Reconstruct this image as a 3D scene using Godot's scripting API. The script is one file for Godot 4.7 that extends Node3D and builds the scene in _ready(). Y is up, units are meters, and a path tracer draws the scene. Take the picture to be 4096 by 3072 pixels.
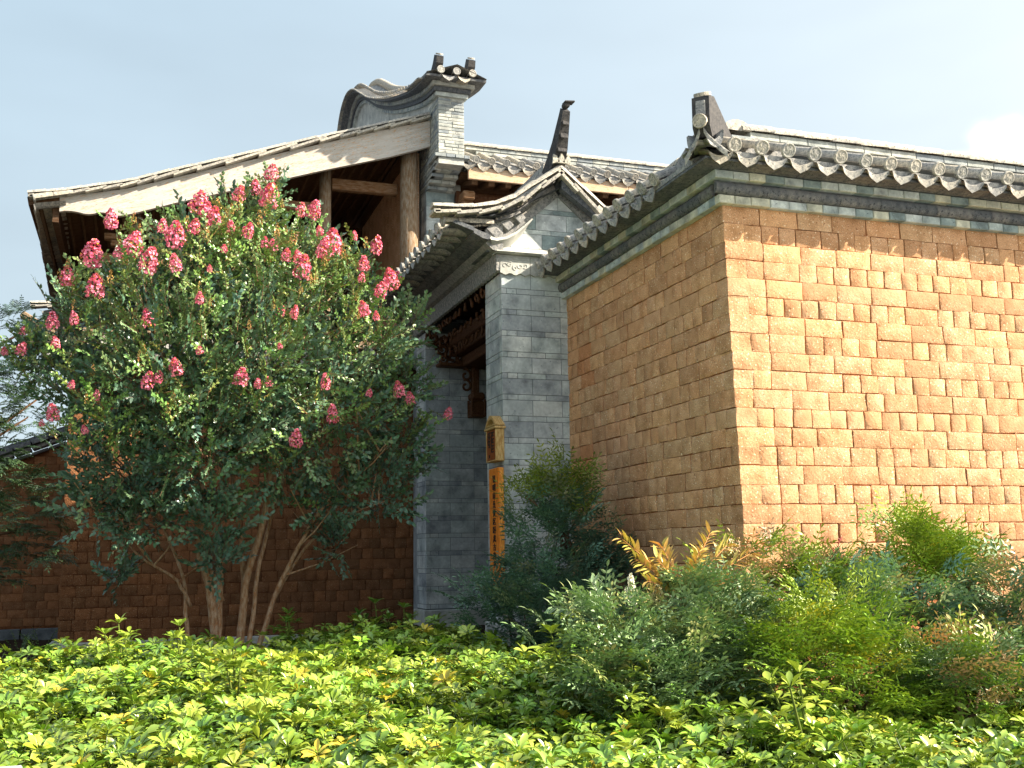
extends Node3D

var rng := RandomNumberGenerator.new()
var counts := {}
var M := {}
var brick_cache := {}
var adobe_cache := {}
const UP := Vector3.UP

# ---------------------------------------------------------------- mesh building
class MB:
	var st := SurfaceTool.new()
	var n := 0
	func _init(smooth := false):
		st.begin(Mesh.PRIMITIVE_TRIANGLES)
		st.set_smooth_group(0 if smooth else -1)
	func tri(a: Vector3, b: Vector3, c: Vector3):
		st.add_vertex(a); st.add_vertex(c); st.add_vertex(b); n += 1
	func quad(a: Vector3, b: Vector3, c: Vector3, d: Vector3):   # counter-clockwise seen from outside
		tri(a, b, c); tri(a, c, d)
	func col(c: Color): st.set_color(c)
	func box(xf: Transform3D, s: Vector3):
		var h := s * 0.5
		var p := []
		for k in 8: p.append(xf * Vector3(h.x if k & 1 else -h.x, h.y if k & 2 else -h.y, h.z if k & 4 else -h.z))
		quad(p[4], p[5], p[7], p[6]); quad(p[1], p[0], p[2], p[3]); quad(p[5], p[1], p[3], p[7])
		quad(p[0], p[4], p[6], p[2]); quad(p[6], p[7], p[3], p[2]); quad(p[0], p[1], p[5], p[4])
	func bbox(xf: Transform3D, s: Vector3, b: float):   # bevelled box
		var h := s * 0.5
		var v := func(x, y, z, ax):   # corner pulled in along the two axes other than ax
			return xf * Vector3(x * (h.x - (0.0 if ax == 0 else b)), y * (h.y - (0.0 if ax == 1 else b)), z * (h.z - (0.0 if ax == 2 else b)))
		for s1 in [-1.0, 1.0]:
			var q = [[-1, -1], [1, -1], [1, 1], [-1, 1]]
			for ax in 3:
				var f = []
				for e in q:
					var c = [0.0, 0.0, 0.0]
					c[ax] = s1; c[(ax + 1) % 3] = e[0]; c[(ax + 2) % 3] = e[1]
					f.append(v.call(c[0], c[1], c[2], ax))
				if s1 > 0: quad(f[0], f[1], f[2], f[3])
				else: quad(f[3], f[2], f[1], f[0])
		for ax in 3:      # edge chamfers run along axis ax
			var u := (ax + 1) % 3
			var w := (ax + 2) % 3
			for su in [-1.0, 1.0]:
				for sw in [-1.0, 1.0]:
					var f = []
					for e in [[-1.0, u], [1.0, u], [1.0, w], [-1.0, w]]:
						var c = [0.0, 0.0, 0.0]
						c[ax] = e[0]; c[u] = su; c[w] = sw
						f.append(v.call(c[0], c[1], c[2], e[1]))
					if su * sw < 0: quad(f[0], f[1], f[2], f[3])
					else: quad(f[3], f[2], f[1], f[0])
		for sx in [-1.0, 1.0]:
			for sy in [-1.0, 1.0]:
				for sz in [-1.0, 1.0]:
					var a = v.call(sx, sy, sz, 0); var c = v.call(sx, sy, sz, 1); var d = v.call(sx, sy, sz, 2)
					if sx * sy * sz > 0: tri(a, c, d)
					else: tri(a, d, c)
	func ring(c: Vector3, x: Vector3, y: Vector3, r: float, k: int, a0 := 0.0, a1 := TAU) -> Array:
		var o := []
		for i in k + 1:
			var a := a0 + (a1 - a0) * i / k
			o.append(c + x * cos(a) * r + y * sin(a) * r)
		return o
	func loft(a: Array, b: Array):
		for i in a.size() - 1: quad(a[i], a[i + 1], b[i + 1], b[i])
	func fan(a: Array, flip := false):
		for i in range(1, a.size() - 1):
			if flip: tri(a[0], a[i + 1], a[i])
			else: tri(a[0], a[i], a[i + 1])
	func tube(pts: Array, radii: Array, k := 7, caps := true):
		var prev := []
		for i in pts.size():
			var t: Vector3 = (pts[mini(i + 1, pts.size() - 1)] - pts[maxi(i - 1, 0)]).normalized()
			var x := t.cross(Vector3(0.31, 0.2, 0.93)).normalized()
			var y := t.cross(x)
			var r := ring(pts[i], x, y, radii[i], k)
			if i > 0: loft(prev, r)
			elif caps: fan(r, true)
			prev = r
		if caps: fan(prev)
	func prism(poly: PackedVector2Array, xf: Transform3D, z0: float, z1: float):   # polygon in local xy, extruded along z
		var p := poly
		if Geometry2D.is_polygon_clockwise(p): p.reverse()
		var idx := Geometry2D.triangulate_polygon(p)
		for i in range(0, idx.size(), 3):
			var a := p[idx[i]]; var b := p[idx[i + 1]]; var c := p[idx[i + 2]]
			if (b - a).cross(c - a) < 0:
				var s := b; b = c; c = s
			tri(xf * Vector3(a.x, a.y, z1), xf * Vector3(b.x, b.y, z1), xf * Vector3(c.x, c.y, z1))
			tri(xf * Vector3(a.x, a.y, z0), xf * Vector3(c.x, c.y, z0), xf * Vector3(b.x, b.y, z0))
		for i in p.size():
			var a := p[i]; var b := p[(i + 1) % p.size()]
			quad(xf * Vector3(a.x, a.y, z0), xf * Vector3(b.x, b.y, z0), xf * Vector3(b.x, b.y, z1), xf * Vector3(a.x, a.y, z1))
	func leaf(xf: Transform3D, l: float, w: float, seg: int, shape: float, bend: float, fold: float, c0: Color, c1: Color):
		# blade from the origin along +z; shape moves the widest place, fold lifts the edges
		var pl := Vector3.ZERO; var pr := Vector3.ZERO; var pc := Vector3.ZERO
		for i in seg + 1:
			var t := float(i) / seg
			var ww := w * 0.5 * sin(PI * pow(t, shape))
			if i == seg: ww = 0.0
			var c := Vector3(0, -bend * t * t * l, l * t * (1.0 - 0.25 * absf(bend) * t))
			var a := xf * (c + Vector3(-ww, fold * ww, 0)); var b := xf * (c + Vector3(ww, fold * ww, 0)); var m := xf * c
			if i > 0:
				st.set_color(c0.lerp(c1, t))
				if fold == 0.0:
					if i == 1: tri(pc, b, a)
					elif i == seg: tri(pl, pr, m)
					else: quad(pl, pr, b, a)
				else:
					if i == 1: tri(pc, m, a); tri(pc, b, m)
					elif i == seg: tri(pl, pc, m); tri(pc, pr, m)
					else: quad(pl, pc, m, a); quad(pc, pr, b, m)
			pl = a; pr = b; pc = m
	func done() -> ArrayMesh:
		st.generate_normals()
		return st.commit()

# ---------------------------------------------------------------- scene helpers
func numbered(parent: Node, called: String) -> String:
	var k := "%d/%s" % [parent.get_instance_id(), called]
	counts[k] = counts.get(k, -1) + 1
	return called if counts[k] == 0 else "%s_%03d" % [called, counts[k]]

func put(parent: Node, called: String, mesh: Mesh, mat: Material, xf := Transform3D.IDENTITY) -> MeshInstance3D:
	var o := MeshInstance3D.new()
	o.name = numbered(parent, called)
	o.mesh = mesh
	o.material_override = mat
	o.transform = xf
	parent.add_child(o, true)
	return o

func swarm(parent: Node, called: String, mesh: Mesh, mat: Material, xfs: Array, cols: Array = []) -> MultiMeshInstance3D:
	var mm := MultiMesh.new()
	mm.transform_format = MultiMesh.TRANSFORM_3D
	mm.use_colors = cols.size() > 0
	mm.mesh = mesh
	mm.instance_count = xfs.size()
	for i in xfs.size():
		mm.set_instance_transform(i, xfs[i])
		if cols.size() > 0: mm.set_instance_color(i, cols[i])
	var o := MultiMeshInstance3D.new()
	o.name = numbered(parent, called)
	o.multimesh = mm
	o.material_override = mat
	o.set_meta("kind", "stuff")
	parent.add_child(o, true)
	return o

func thing(called: String, label: String, category: String, at := Vector3.ZERO, group := "") -> Node3D:
	var o := Node3D.new()
	o.name = numbered(self, called)
	add_child(o, true)
	o.position = at
	tag(o, label, category, group)
	return o

func tag(o: Node, label: String, category: String, group := ""):
	o.set_meta("label", label); o.set_meta("category", category)
	if group != "": o.set_meta("group", group)

func rf(a: float, b: float) -> float: return rng.randf_range(a, b)
func pick(a: Array): return a[rng.randi() % a.size()]

func read_rows(s: String) -> Array:
	var o := []
	for r in s.split(";"):
		var v := r.strip_edges().split_floats(" ", false)
		o.append(v)
	return o

func vecs(s: String) -> Array:
	var o := []
	for v in read_rows(s): o.append(Vector3(v[0], v[1], v[2]))
	return o

func frame(o: Vector3, x: Vector3, y: Vector3, z: Vector3) -> Transform3D: return Transform3D(Basis(x, y, z), o)

# ---------------------------------------------------------------- textures and materials
func noise_img(seed_: int, freq: float, oct: int, size: int, kind := FastNoiseLite.TYPE_SIMPLEX_SMOOTH) -> PackedByteArray:
	var f := FastNoiseLite.new()
	f.seed = seed_; f.frequency = freq; f.noise_type = kind
	f.fractal_type = FastNoiseLite.FRACTAL_FBM; f.fractal_octaves = oct
	var im := f.get_seamless_image(size, size, false, false, 0.2)
	im.convert(Image.FORMAT_L8)
	return im.get_data()

# base grey field, fine grain, flecks: mixes into one colour picture
func mottled(seed_: int, cols: Array, f1: float, f2: float, grain: float, fleck_col: Color, fleck_at: int, dark_col: Color, dark_at: int, size := 512) -> ImageTexture:
	var a := noise_img(seed_, f1, 4, size)
	var b := noise_img(seed_ + 7, f2, 2, size)
	var c := noise_img(seed_ + 13, 0.09, 1, size)
	var d := noise_img(seed_ + 29, 0.05, 3, size)
	var lut := []
	var g := Gradient.new()
	g.offsets = PackedFloat32Array(range(cols.size()).map(func(i): return float(i) / (cols.size() - 1)))
	g.colors = PackedColorArray(cols)
	for i in 256: lut.append(g.sample(i / 255.0))
	var out := PackedByteArray()
	out.resize(size * size * 3)
	for i in size * size:
		var k: Color = lut[a[i]]
		var m := 1.0 + (b[i] / 255.0 - 0.5) * grain
		if c[i] > fleck_at: k = k.lerp(fleck_col, minf(1.0, (c[i] - fleck_at) / 12.0))
		if d[i] < dark_at: k = k.lerp(dark_col, minf(1.0, (dark_at - d[i]) / 25.0))
		out[i * 3] = clampi(int(k.r * m * 255.0), 0, 255)
		out[i * 3 + 1] = clampi(int(k.g * m * 255.0), 0, 255)
		out[i * 3 + 2] = clampi(int(k.b * m * 255.0), 0, 255)
	var im := Image.create_from_data(size, size, false, Image.FORMAT_RGB8, out)
	return ImageTexture.create_from_image(im)

func grey_tex(seed_: int, freq: float, oct: int, size := 512, kind := FastNoiseLite.TYPE_SIMPLEX_SMOOTH) -> ImageTexture:
	return ImageTexture.create_from_image(Image.create_from_data(size, size, false, Image.FORMAT_L8, noise_img(seed_, freq, oct, size, kind)))

func surf(tex: Texture2D, scale: Vector3, rough: float, tint := Color.WHITE, bump: Texture2D = null, bump_cm := 0.0, world := true) -> StandardMaterial3D:
	var m := StandardMaterial3D.new()
	m.albedo_color = tint
	m.albedo_texture = tex
	m.uv1_triplanar = true
	m.uv1_world_triplanar = world
	m.uv1_triplanar_sharpness = 6.0
	m.uv1_scale = scale
	m.roughness = rough
	m.metallic_specular = 0.3
	if bump:
		m.heightmap_enabled = true
		m.heightmap_texture = bump
		m.heightmap_scale = bump_cm
	return m

func leafy(rough: float, back: float, spec := 0.5) -> StandardMaterial3D:
	var m := StandardMaterial3D.new()
	m.vertex_color_use_as_albedo = true
	m.roughness = rough
	m.metallic_specular = spec
	m.cull_mode = BaseMaterial3D.CULL_DISABLED
	m.backlight_enabled = back > 0.0
	m.backlight = Color(back, back, back * 0.7)
	return m

func S(r: float, g: float, b: float) -> Color: return Color(r / 255.0, g / 255.0, b / 255.0)

func make_materials():
	var bump := grey_tex(3, 0.035, 5)
	var fine := grey_tex(5, 0.11, 3)
	var streak := grey_tex(17, 0.055, 5)
	var adobe := mottled(11, [S(164, 122, 87), S(186, 143, 106), S(196, 153, 116), S(208, 168, 132)], 0.012, 0.16, 0.34, S(226, 206, 178), 216, S(146, 104, 72), 56)
	M.adobe = []
	for t in [Color(1.03, 1.03, 1.04), Color(0.99, 0.98, 0.97), Color(1.03, 1.0, 0.98), Color(1.0, 1.02, 1.03), Color(0.95, 0.93, 0.92), Color(1.06, 1.05, 1.03)]:
		M.adobe.append(surf(adobe, Vector3.ONE * 0.9, 0.95, t, streak, 0.3))
	M.dark_adobe = []  # same mud, its tint darkened for the walls that stand in shade
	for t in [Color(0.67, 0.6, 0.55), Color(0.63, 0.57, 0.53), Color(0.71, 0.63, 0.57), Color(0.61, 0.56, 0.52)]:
		M.dark_adobe.append(surf(adobe, Vector3.ONE * 0.9, 0.95, t, fine, 0.7))
	M.mud = surf(adobe, Vector3.ONE * 1.3, 1.0, Color(0.86, 0.74, 0.66), bump, 1.5)
	M.stained = surf(adobe, Vector3.ONE * 0.9, 0.95, Color(0.97, 0.88, 0.83), streak, 0.3)
	M.dark_mud = surf(adobe, Vector3.ONE * 1.3, 1.0, Color(0.55, 0.46, 0.4), bump, 1.5)
	M.mud_pale = surf(adobe, Vector3.ONE * 1.1, 1.0, Color(1.0, 0.85, 0.76), bump, 1.2)
	var grey := mottled(31, [S(110, 115, 118), S(142, 147, 150), S(154, 159, 161), S(178, 182, 183)], 0.009, 0.05, 0.12, S(190, 192, 190), 236, S(96, 101, 106), 48)
	M.brick = []
	for t in [Color(1.22, 1.22, 1.22), Color(1.15, 1.16, 1.16), Color(1.28, 1.27, 1.25), Color(1.2, 1.22, 1.21), Color(1.06, 1.07, 1.09)]:
		M.brick.append(surf(grey, Vector3.ONE * 0.75, 0.85, t, fine, 0.12))
	M.pale_brick = []
	for t in [Color(1.22, 1.23, 1.2), Color(1.1, 1.13, 1.11), Color(1.2, 1.16, 1.06), Color(0.92, 0.98, 0.97), Color(1.26, 1.22, 1.1)]:
		M.pale_brick.append(surf(grey, Vector3.ONE * 1.1, 0.9, t, fine, 0.2))
	M.old_brick = []
	for t in [Color(1.06, 1.06, 1.02), Color(1.14, 1.12, 1.07), Color(0.98, 0.99, 0.98), Color(1.18, 1.16, 1.1), Color(0.9, 0.92, 0.94)]:
		M.old_brick.append(surf(grey, Vector3.ONE * 1.3, 0.9, t, fine, 0.3))
	M.joint = surf(grey, Vector3.ONE, 1.0, Color(0.62, 0.63, 0.64), fine, 0.3)
	M.lime = surf(grey, Vector3.ONE * 0.7, 0.9, Color(1.14, 1.11, 1.06), fine, 0.15)
	var tile := mottled(47, [S(112, 113, 114), S(146, 145, 142), S(170, 167, 160), S(196, 189, 176)], 0.02, 0.14, 0.25, S(206, 200, 186), 214, S(82, 84, 86), 78)
	M.tile = []
	for t in [Color(1, 1, 1), Color(0.9, 0.91, 0.93), Color(1.08, 1.05, 1.0), Color(0.98, 0.97, 0.95)]:
		M.tile.append(surf(tile, Vector3.ONE * 1.6, 0.85, t, fine, 0.25))
	M.disc = []
	for t in [Color(1.0, 1.01, 1.01), Color(0.95, 0.96, 0.97), Color(1.05, 1.04, 1.02)]:
		M.disc.append(surf(tile, Vector3.ONE * 2.5, 0.85, t, fine, 0.15))
	M.pale_tile = []
	for t in [Color(1.08, 1.07, 1.03), Color(1.02, 1.01, 0.99), Color(1.13, 1.11, 1.07)]:
		M.pale_tile.append(surf(tile, Vector3.ONE * 1.6, 0.9, t, fine, 0.25))
	M.dark_tile = []
	for t in [Color(0.66, 0.68, 0.72), Color(0.6, 0.63, 0.68), Color(0.72, 0.73, 0.76)]:
		M.dark_tile.append(surf(tile, Vector3.ONE * 1.4, 0.85, t, fine, 0.15))
	M.horn = surf(tile, Vector3.ONE * 1.4, 0.8, Color(0.45, 0.45, 0.47), fine, 0.15)
	M.stone = surf(grey, Vector3.ONE * 0.6, 0.95, Color(1.2, 1.17, 1.12), bump, 0.6)
	var wood := mottled(61, [S(118, 92, 66), S(150, 128, 102), S(168, 156, 138), S(178, 172, 160)], 0.02, 0.12, 0.2, S(96, 76, 60), 232, S(168, 112, 66), 70)
	var silver := mottled(67, [S(172, 164, 152), S(188, 183, 174), S(195, 191, 184), S(204, 200, 193)], 0.012, 0.14, 0.16, S(128, 118, 106), 216, S(206, 160, 116), 80)
	M.barge = surf(silver, Vector3(0.28, 2.4, 2.4), 0.9, Color(0.97, 0.97, 0.97), fine, 0.2, false)
	M.fascia = surf(silver, Vector3(0.5, 2.6, 2.6), 0.9, Color(1.02, 0.92, 0.82), fine, 0.2, false)
	M.post = surf(wood, Vector3(3.0, 0.5, 3.0), 0.85, Color(0.86, 0.84, 0.82), fine, 0.2, false)
	M.beam = surf(wood, Vector3(0.6, 3.0, 3.0), 0.85, Color(0.8, 0.7, 0.62), fine, 0.2, false)
	M.dark_wood = surf(wood, Vector3(0.6, 2.5, 2.5), 0.9, Color(0.55, 0.47, 0.42), fine, 0.2, false)
	M.rafter = surf(wood, Vector3(0.7, 3.0, 3.0), 0.85, Color(0.58, 0.5, 0.44), fine, 0.2, false)
	M.carved = surf(wood, Vector3(2.0, 2.0, 2.0), 0.6, Color(0.6, 0.46, 0.37), bump, 1.5)
	M.plaster = surf(adobe, Vector3.ONE * 0.5, 0.95, Color(1.1, 1.16, 1.24), null, 0.0)
	M.soil = surf(adobe, Vector3.ONE * 0.5, 1.0, Color(0.26, 0.25, 0.24), bump, 4.0)
	M.paving = surf(grey, Vector3.ONE * 0.4, 0.95, Color(1.05, 1.03, 1.0), fine, 0.2)
	M.sign_wood = surf(wood, Vector3(5.0, 0.6, 5.0), 0.6, Color(1.5, 1.0, 0.46), null, 0.0, false)
	M.sign_edge = surf(wood, Vector3(5.0, 0.8, 5.0), 0.6, Color(1.5, 1.14, 0.66), null, 0.0, false)
	M.plaque_edge = surf(wood, Vector3(5.0, 0.8, 5.0), 0.6, Color(1.24, 1.16, 0.92), null, 0.0, false)
	M.plaque_wood = surf(wood, Vector3(5.0, 0.6, 5.0), 0.6, Color(0.95, 0.62, 0.4), null, 0.0, false)
	var ink := StandardMaterial3D.new()
	ink.albedo_color = S(34, 28, 26); ink.roughness = 0.6
	M.ink = ink
	var white := StandardMaterial3D.new()
	white.albedo_color = S(176, 177, 184); white.roughness = 0.5
	M.white = white
	M.bark = surf(wood, Vector3(2.5, 0.8, 2.5), 0.85, Color(1.06, 0.97, 0.9), fine, 0.3)
	M.hedge = leafy(0.3, 0.5, 0.6)
	M.myrtle = leafy(0.32, 0.4)
	M.bamboo = leafy(0.45, 0.45)
	M.petal = leafy(0.7, 0.5, 0.2)
	M.twig = leafy(0.8, 0.0, 0.2)

# ---------------------------------------------------------------- shared pieces
func brick_mesh(w: float, h: float, d: float, b := 0.003) -> ArrayMesh:   # front face centred on the origin, body behind it
	var key := "%d %d %d %d" % [roundi(w * 500), roundi(h * 1000), roundi(d * 200), roundi(b * 2000)]
	if brick_cache.has(key): return brick_cache[key]
	var m := MB.new()
	var x := w * 0.5; var y := h * 0.5
	var o := [Vector3(-x, -y, -b), Vector3(x, -y, -b), Vector3(x, y, -b), Vector3(-x, y, -b)]
	var i := [Vector3(-x + b, -y + b, 0), Vector3(x - b, -y + b, 0), Vector3(x - b, y - b, 0), Vector3(-x + b, y - b, 0)]
	m.quad(i[0], i[1], i[2], i[3])
	for k in 4:
		var j := (k + 1) % 4
		m.quad(o[k], o[j], i[j], i[k])
		m.quad(o[k] + Vector3(0, 0, b - d), o[j] + Vector3(0, 0, b - d), o[j], o[k])
	brick_cache[key] = m.done()
	return brick_cache[key]

func adobe_mesh(w: float, h: float, d: float, variant: int) -> ArrayMesh:   # a hand-made mud brick: worn corners, uneven face
	var key := "%d %d %d %d" % [roundi(w * 100), roundi(h * 200), roundi(d * 100), variant]
	if adobe_cache.has(key): return adobe_cache[key]
	var r := RandomNumberGenerator.new()
	r.seed = hash(key)
	var m := MB.new(true)
	var nx := 5 if w > 0.24 else 4
	var ny := 4
	var g := []
	for j in ny + 1:
		var row := []
		for i in nx + 1:
			var edge_x := i == 0 or i == nx
			var edge_y := j == 0 or j == ny
			var u := float(i) / nx; var v := float(j) / ny
			if nx > 2 and i == 1: u = 0.06
			if nx > 2 and i == nx - 1: u = 0.94
			if j == 1: v = 0.1
			if j == ny - 1: v = 0.9
			var p := Vector3((u - 0.5) * w, (v - 0.5) * h, r.randf_range(-0.0016, 0.0016))
			if edge_x: p.x += (-1 if i else 1) * r.randf_range(-0.003, 0.004); p.z -= r.randf_range(0.001, 0.006)
			if edge_y: p.y += (-1 if j else 1) * r.randf_range(-0.002, 0.003); p.z -= r.randf_range(0.001, 0.005)
			row.append(p)
		g.append(row)
	for j in ny:
		for i in nx: m.quad(g[j][i], g[j][i + 1], g[j + 1][i + 1], g[j + 1][i])
	var rim := []
	for i in nx: rim.append(g[0][i])
	for j in ny: rim.append(g[j][nx])
	for i in nx: rim.append(g[ny][nx - i])
	for j in ny: rim.append(g[ny - j][0])
	rim.append(rim[0])
	m.st.set_smooth_group(-1)
	for k in rim.size() - 1:
		var a: Vector3 = rim[k]; var b: Vector3 = rim[k + 1]
		m.quad(Vector3(a.x, a.y, -d), Vector3(b.x, b.y, -d), b, a)
	adobe_cache[key] = m.done()
	return adobe_cache[key]

# One face of a mud-brick wall. o: foot of the face where s = 0; d along, n outwards; heads and stretchers by turns
func adobe_face(parent: Node, o: Vector3, d: Vector3, n: Vector3, length: float, y_top: float, rows: int, rh: float, lean: float, mats: Array, o2 := {}):
	var corner_end: int = o2.get("corner", 0)      # -1 at s = 0, +1 at s = length, 0 none
	var loose: float = o2.get("jitter", 0.008)
	var lens: Array = o2.get("lens", [0.355, 0.172])
	var skip_from: int = o2.get("stuff_above", -1)
	var merged := MB.new() if skip_from >= 0 else null
	for r in rows:
		var y := y_top - rh * (r + 0.5)
		var off := lean * (y_top - y)
		var s := 0.0
		var e := length
		var even := (r + int(o2.get("phase", 0))) % 2 == 0
		var deep := 0.13
		if corner_end != 0:
			var mine := even == (corner_end < 0)
			if not mine:
				if corner_end < 0: s = 0.185
				else: e = length - 0.185
		e += o2.get("end_lean", 0.0) * (y_top - y)      # the corner moves out with the lean of the other face
		if corner_end == 0 or corner_end > 0: s -= rf(0.0, 0.2) if not o2.get("flush", false) else 0.0
		var first := true
		while s < e - 0.02:
			var l: float = lens[0] if even else lens[1]
			if rng.randf() < 0.07: l = lens[1] if even else lens[0]
			if rng.randf() < 0.05: l = lens[1] * 1.4
			l *= rf(0.95, 1.05)
			if corner_end > 0 and e - s - l < 0.1: l = e - s
			if o2.get("clip", true) and s + l > e: l = maxf(e - s, 0.05)
			var h := rh - rf(0.003, 0.008)
			var gap := rf(0.004, 0.013)
			var w := maxf(l - gap, 0.04)
			var c := s + l * 0.5
			var at_corner := (corner_end < 0 and first) or (corner_end > 0 and s + l > e - 0.02)
			if at_corner: deep = 0.19
			else: deep = 0.12
			var w0 := 0.35 if w > 0.26 else (0.24 if w > 0.2 else 0.165)
			var mesh := adobe_mesh(w0, 0.14, deep, rng.randi() % 5)
			var p := o + d * c + n * (off + rf(-loose, loose * 0.5)) + Vector3(0, y + rf(-0.003, 0.003), 0)
			var tilt := rf(-0.014, 0.014)
			var bx := d.rotated(n, tilt); var by := UP.rotated(n, tilt)
			var xf := Transform3D(Basis(bx * (w / w0), by * (h / 0.14), n), p)
			if o2.has("below") and not o2.below.call(p): pass
			elif merged and r < skip_from: merged.st.append_from(mesh, 0, xf)
			else: put(parent, "brick", mesh, M.stained if o2.has("stain") and o2.stain.call(p) else pick(mats), xf)
			s += l
			first = false
	if merged:
		var mo := put(parent, "farther_brickwork", merged.st.commit(), mats[0])
		mo.set_meta("kind", "stuff")

# courses of grey facing bricks, a tall course over a thin one
func grey_face(parent: Node, o: Vector3, d: Vector3, n: Vector3, length: float, y_top: float, y_low: float, mats: Array, big: Array, thin: Array):
	var y := y_top
	var k := 0
	while y > y_low + 0.02:
		var hh := 0.175 if k % 2 == 0 else 0.061
		hh = minf(hh, y - y_low)
		var s := 0.0
		var list := big if k % 2 == 0 else thin
		var i := 0
		while s < length - 0.015:
			var l: float = list[i % list.size()]
			l = minf(l, length - s)
			var m := brick_mesh(l - 0.005, hh - 0.005, 0.05, 0.0025)
			put(parent, "brick" if k % 2 == 0 else "thin_brick", m, pick(mats), frame(o + d * (s + l * 0.5) + Vector3(0, y - hh * 0.5, 0) + n * rf(-0.0015, 0.0015), d, UP, n))
			s += l; i += 1
		y -= hh; k += 1

var disc_mesh: ArrayMesh
var barrels := {}
var drip_mesh: ArrayMesh
var half_tile: ArrayMesh

func make_tiles():
	var m := MB.new(true)      # the round end of a barrel tile, with a raised rim and a worn relief
	var prof := [[0.0, 0.0085], [0.012, 0.0085], [0.02, 0.0072], [0.036, 0.008], [0.044, 0.0065], [0.047, 0.0095], [0.056, 0.009], [0.058, 0.004], [0.058, -0.014]]
	var prev := []
	for q in prof:
		var ring := []
		for i in 19:
			var a := TAU * i / 18.0
			var z: float = q[1]
			if q[0] > 0.011 and q[0] < 0.044: z += 0.0013 * sin(a * 5.0 + q[0] * 160.0)
			ring.append(Vector3(cos(a) * q[0], sin(a) * q[0], z))
		if prev.size(): m.loft(ring, prev)
		prev = ring
	disc_mesh = m.done()
	m = MB.new(true)           # hanging lip tile: shallow channel with a pointed apron
	var k := 10
	var top := []; var bot := []; var back := []; var mid := []
	for i in k + 1:
		var x := -0.108 + 0.216 * i / k
		var t := maxf(0.0, 1.0 - absf(x) / 0.108)
		var arc := -0.036 * (1.0 - pow(x / 0.108, 2.0))
		var u := absf(x) / 0.108
		var hang := 0.044 * sqrt(maxf(0.0, 1.0 - u * u)) + 0.013 * exp(-pow(u / 0.16, 2.0))
		top.append(Vector3(x, arc, 0.0))
		mid.append(Vector3(x, arc - 0.012, 0.004))
		bot.append(Vector3(x * 0.98, arc - 0.012 - hang, 0.016))
		back.append(Vector3(x, arc, -0.4))
	m.loft(top, back)
	m.st.set_smooth_group(1)
	m.loft(bot, top)
	var inner := bot.map(func(p): return p + Vector3(0, 0, -0.012))
	m.st.set_smooth_group(2)
	m.loft(inner, bot)
	var under := back.map(func(p): return p + Vector3(0, -0.012, 0))
	m.loft(under, mid.map(func(p): return p + Vector3(0, 0, -0.016)))
	m.loft(mid.map(func(p): return p + Vector3(0, 0, -0.016)), inner)
	drip_mesh = m.done()
	m = MB.new(true)           # half-round band tile, 0.2 long, axis along x
	var a0 := []; var a1 := []
	for i in 9:
		var a := -PI * 0.5 + PI * i / 8.0
		a0.append(Vector3(-0.099, sin(a) * 0.05, cos(a) * 0.045)); a1.append(Vector3(0.099, sin(a) * 0.05, cos(a) * 0.045))
	m.loft(a1, a0)
	m.st.set_smooth_group(-1)
	m.fan(a0); m.fan(a1, true)
	half_tile = m.done()

func barrel(length: float) -> ArrayMesh:    # barrel tile, its lower end at the origin, running back along -z in overlapping lengths
	var key := roundi(length * 100)
	if barrels.has(key): return barrels[key]
	var m := MB.new(true)
	var n := maxi(1, roundi(length / 0.27))
	for j in n:
		var za := -length * j / n; var zb := -length * (j + 1) / n
		var ra := 0.056 if j == 0 else 0.058
		var a := m.ring(Vector3(0, 0, za), Vector3.RIGHT, UP, ra, 10, -0.25, PI + 0.25)
		var b := m.ring(Vector3(0, 0, zb), Vector3.RIGHT, UP, 0.052, 10, -0.25, PI + 0.25)
		m.st.set_smooth_group(j)
		m.loft(b, a)
		if j > 0:
			var c := m.ring(Vector3(0, 0, za), Vector3.RIGHT, UP, 0.05, 10, -0.25, PI + 0.25)
			m.st.set_smooth_group(-1)
			m.loft(a, c)
	barrels[key] = m.done()
	return barrels[key]

# a row of eave tiles: o centre of the first round end, d along, n outwards
func eave_row(parent: Node, o: Vector3, d: Vector3, n: Vector3, count: int, pitch: float, slope: float, length: float, drift := Vector3.ZERO, skip_first_drip := false):
	var z := (n * cos(slope) - UP * sin(slope)).normalized()
	var y := (UP * cos(slope) + n * sin(slope)).normalized()
	for i in count:
		var p := o + (d * pitch + drift) * i + Vector3(0, rf(-0.004, 0.004), 0) + n * rf(-0.008, 0.008)
		var b := Basis(d, y, z).rotated(UP, rf(-0.05, 0.05)).rotated(d, rf(-0.03, 0.03))
		var t := put(parent, "round_tile", barrel(length), pick(M.tile), Transform3D(b, p))
		put(t, "end_disc", disc_mesh, pick(M.disc), Transform3D(Basis(Vector3.BACK, rf(-3, 3)).scaled(Vector3(1.06, 1.06, 1.2)), Vector3(0, 0.004, 0.014)))
		if i == 0 and skip_first_drip: continue
		put(parent, "drip_tile", drip_mesh, pick(M.tile), Transform3D(Basis(d, y, z).rotated(d, rf(-0.06, 0.06)).rotated(n, rf(-0.05, 0.05)), p - d * pitch * 0.5 + UP * -0.066 + n * 0.005))

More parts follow.
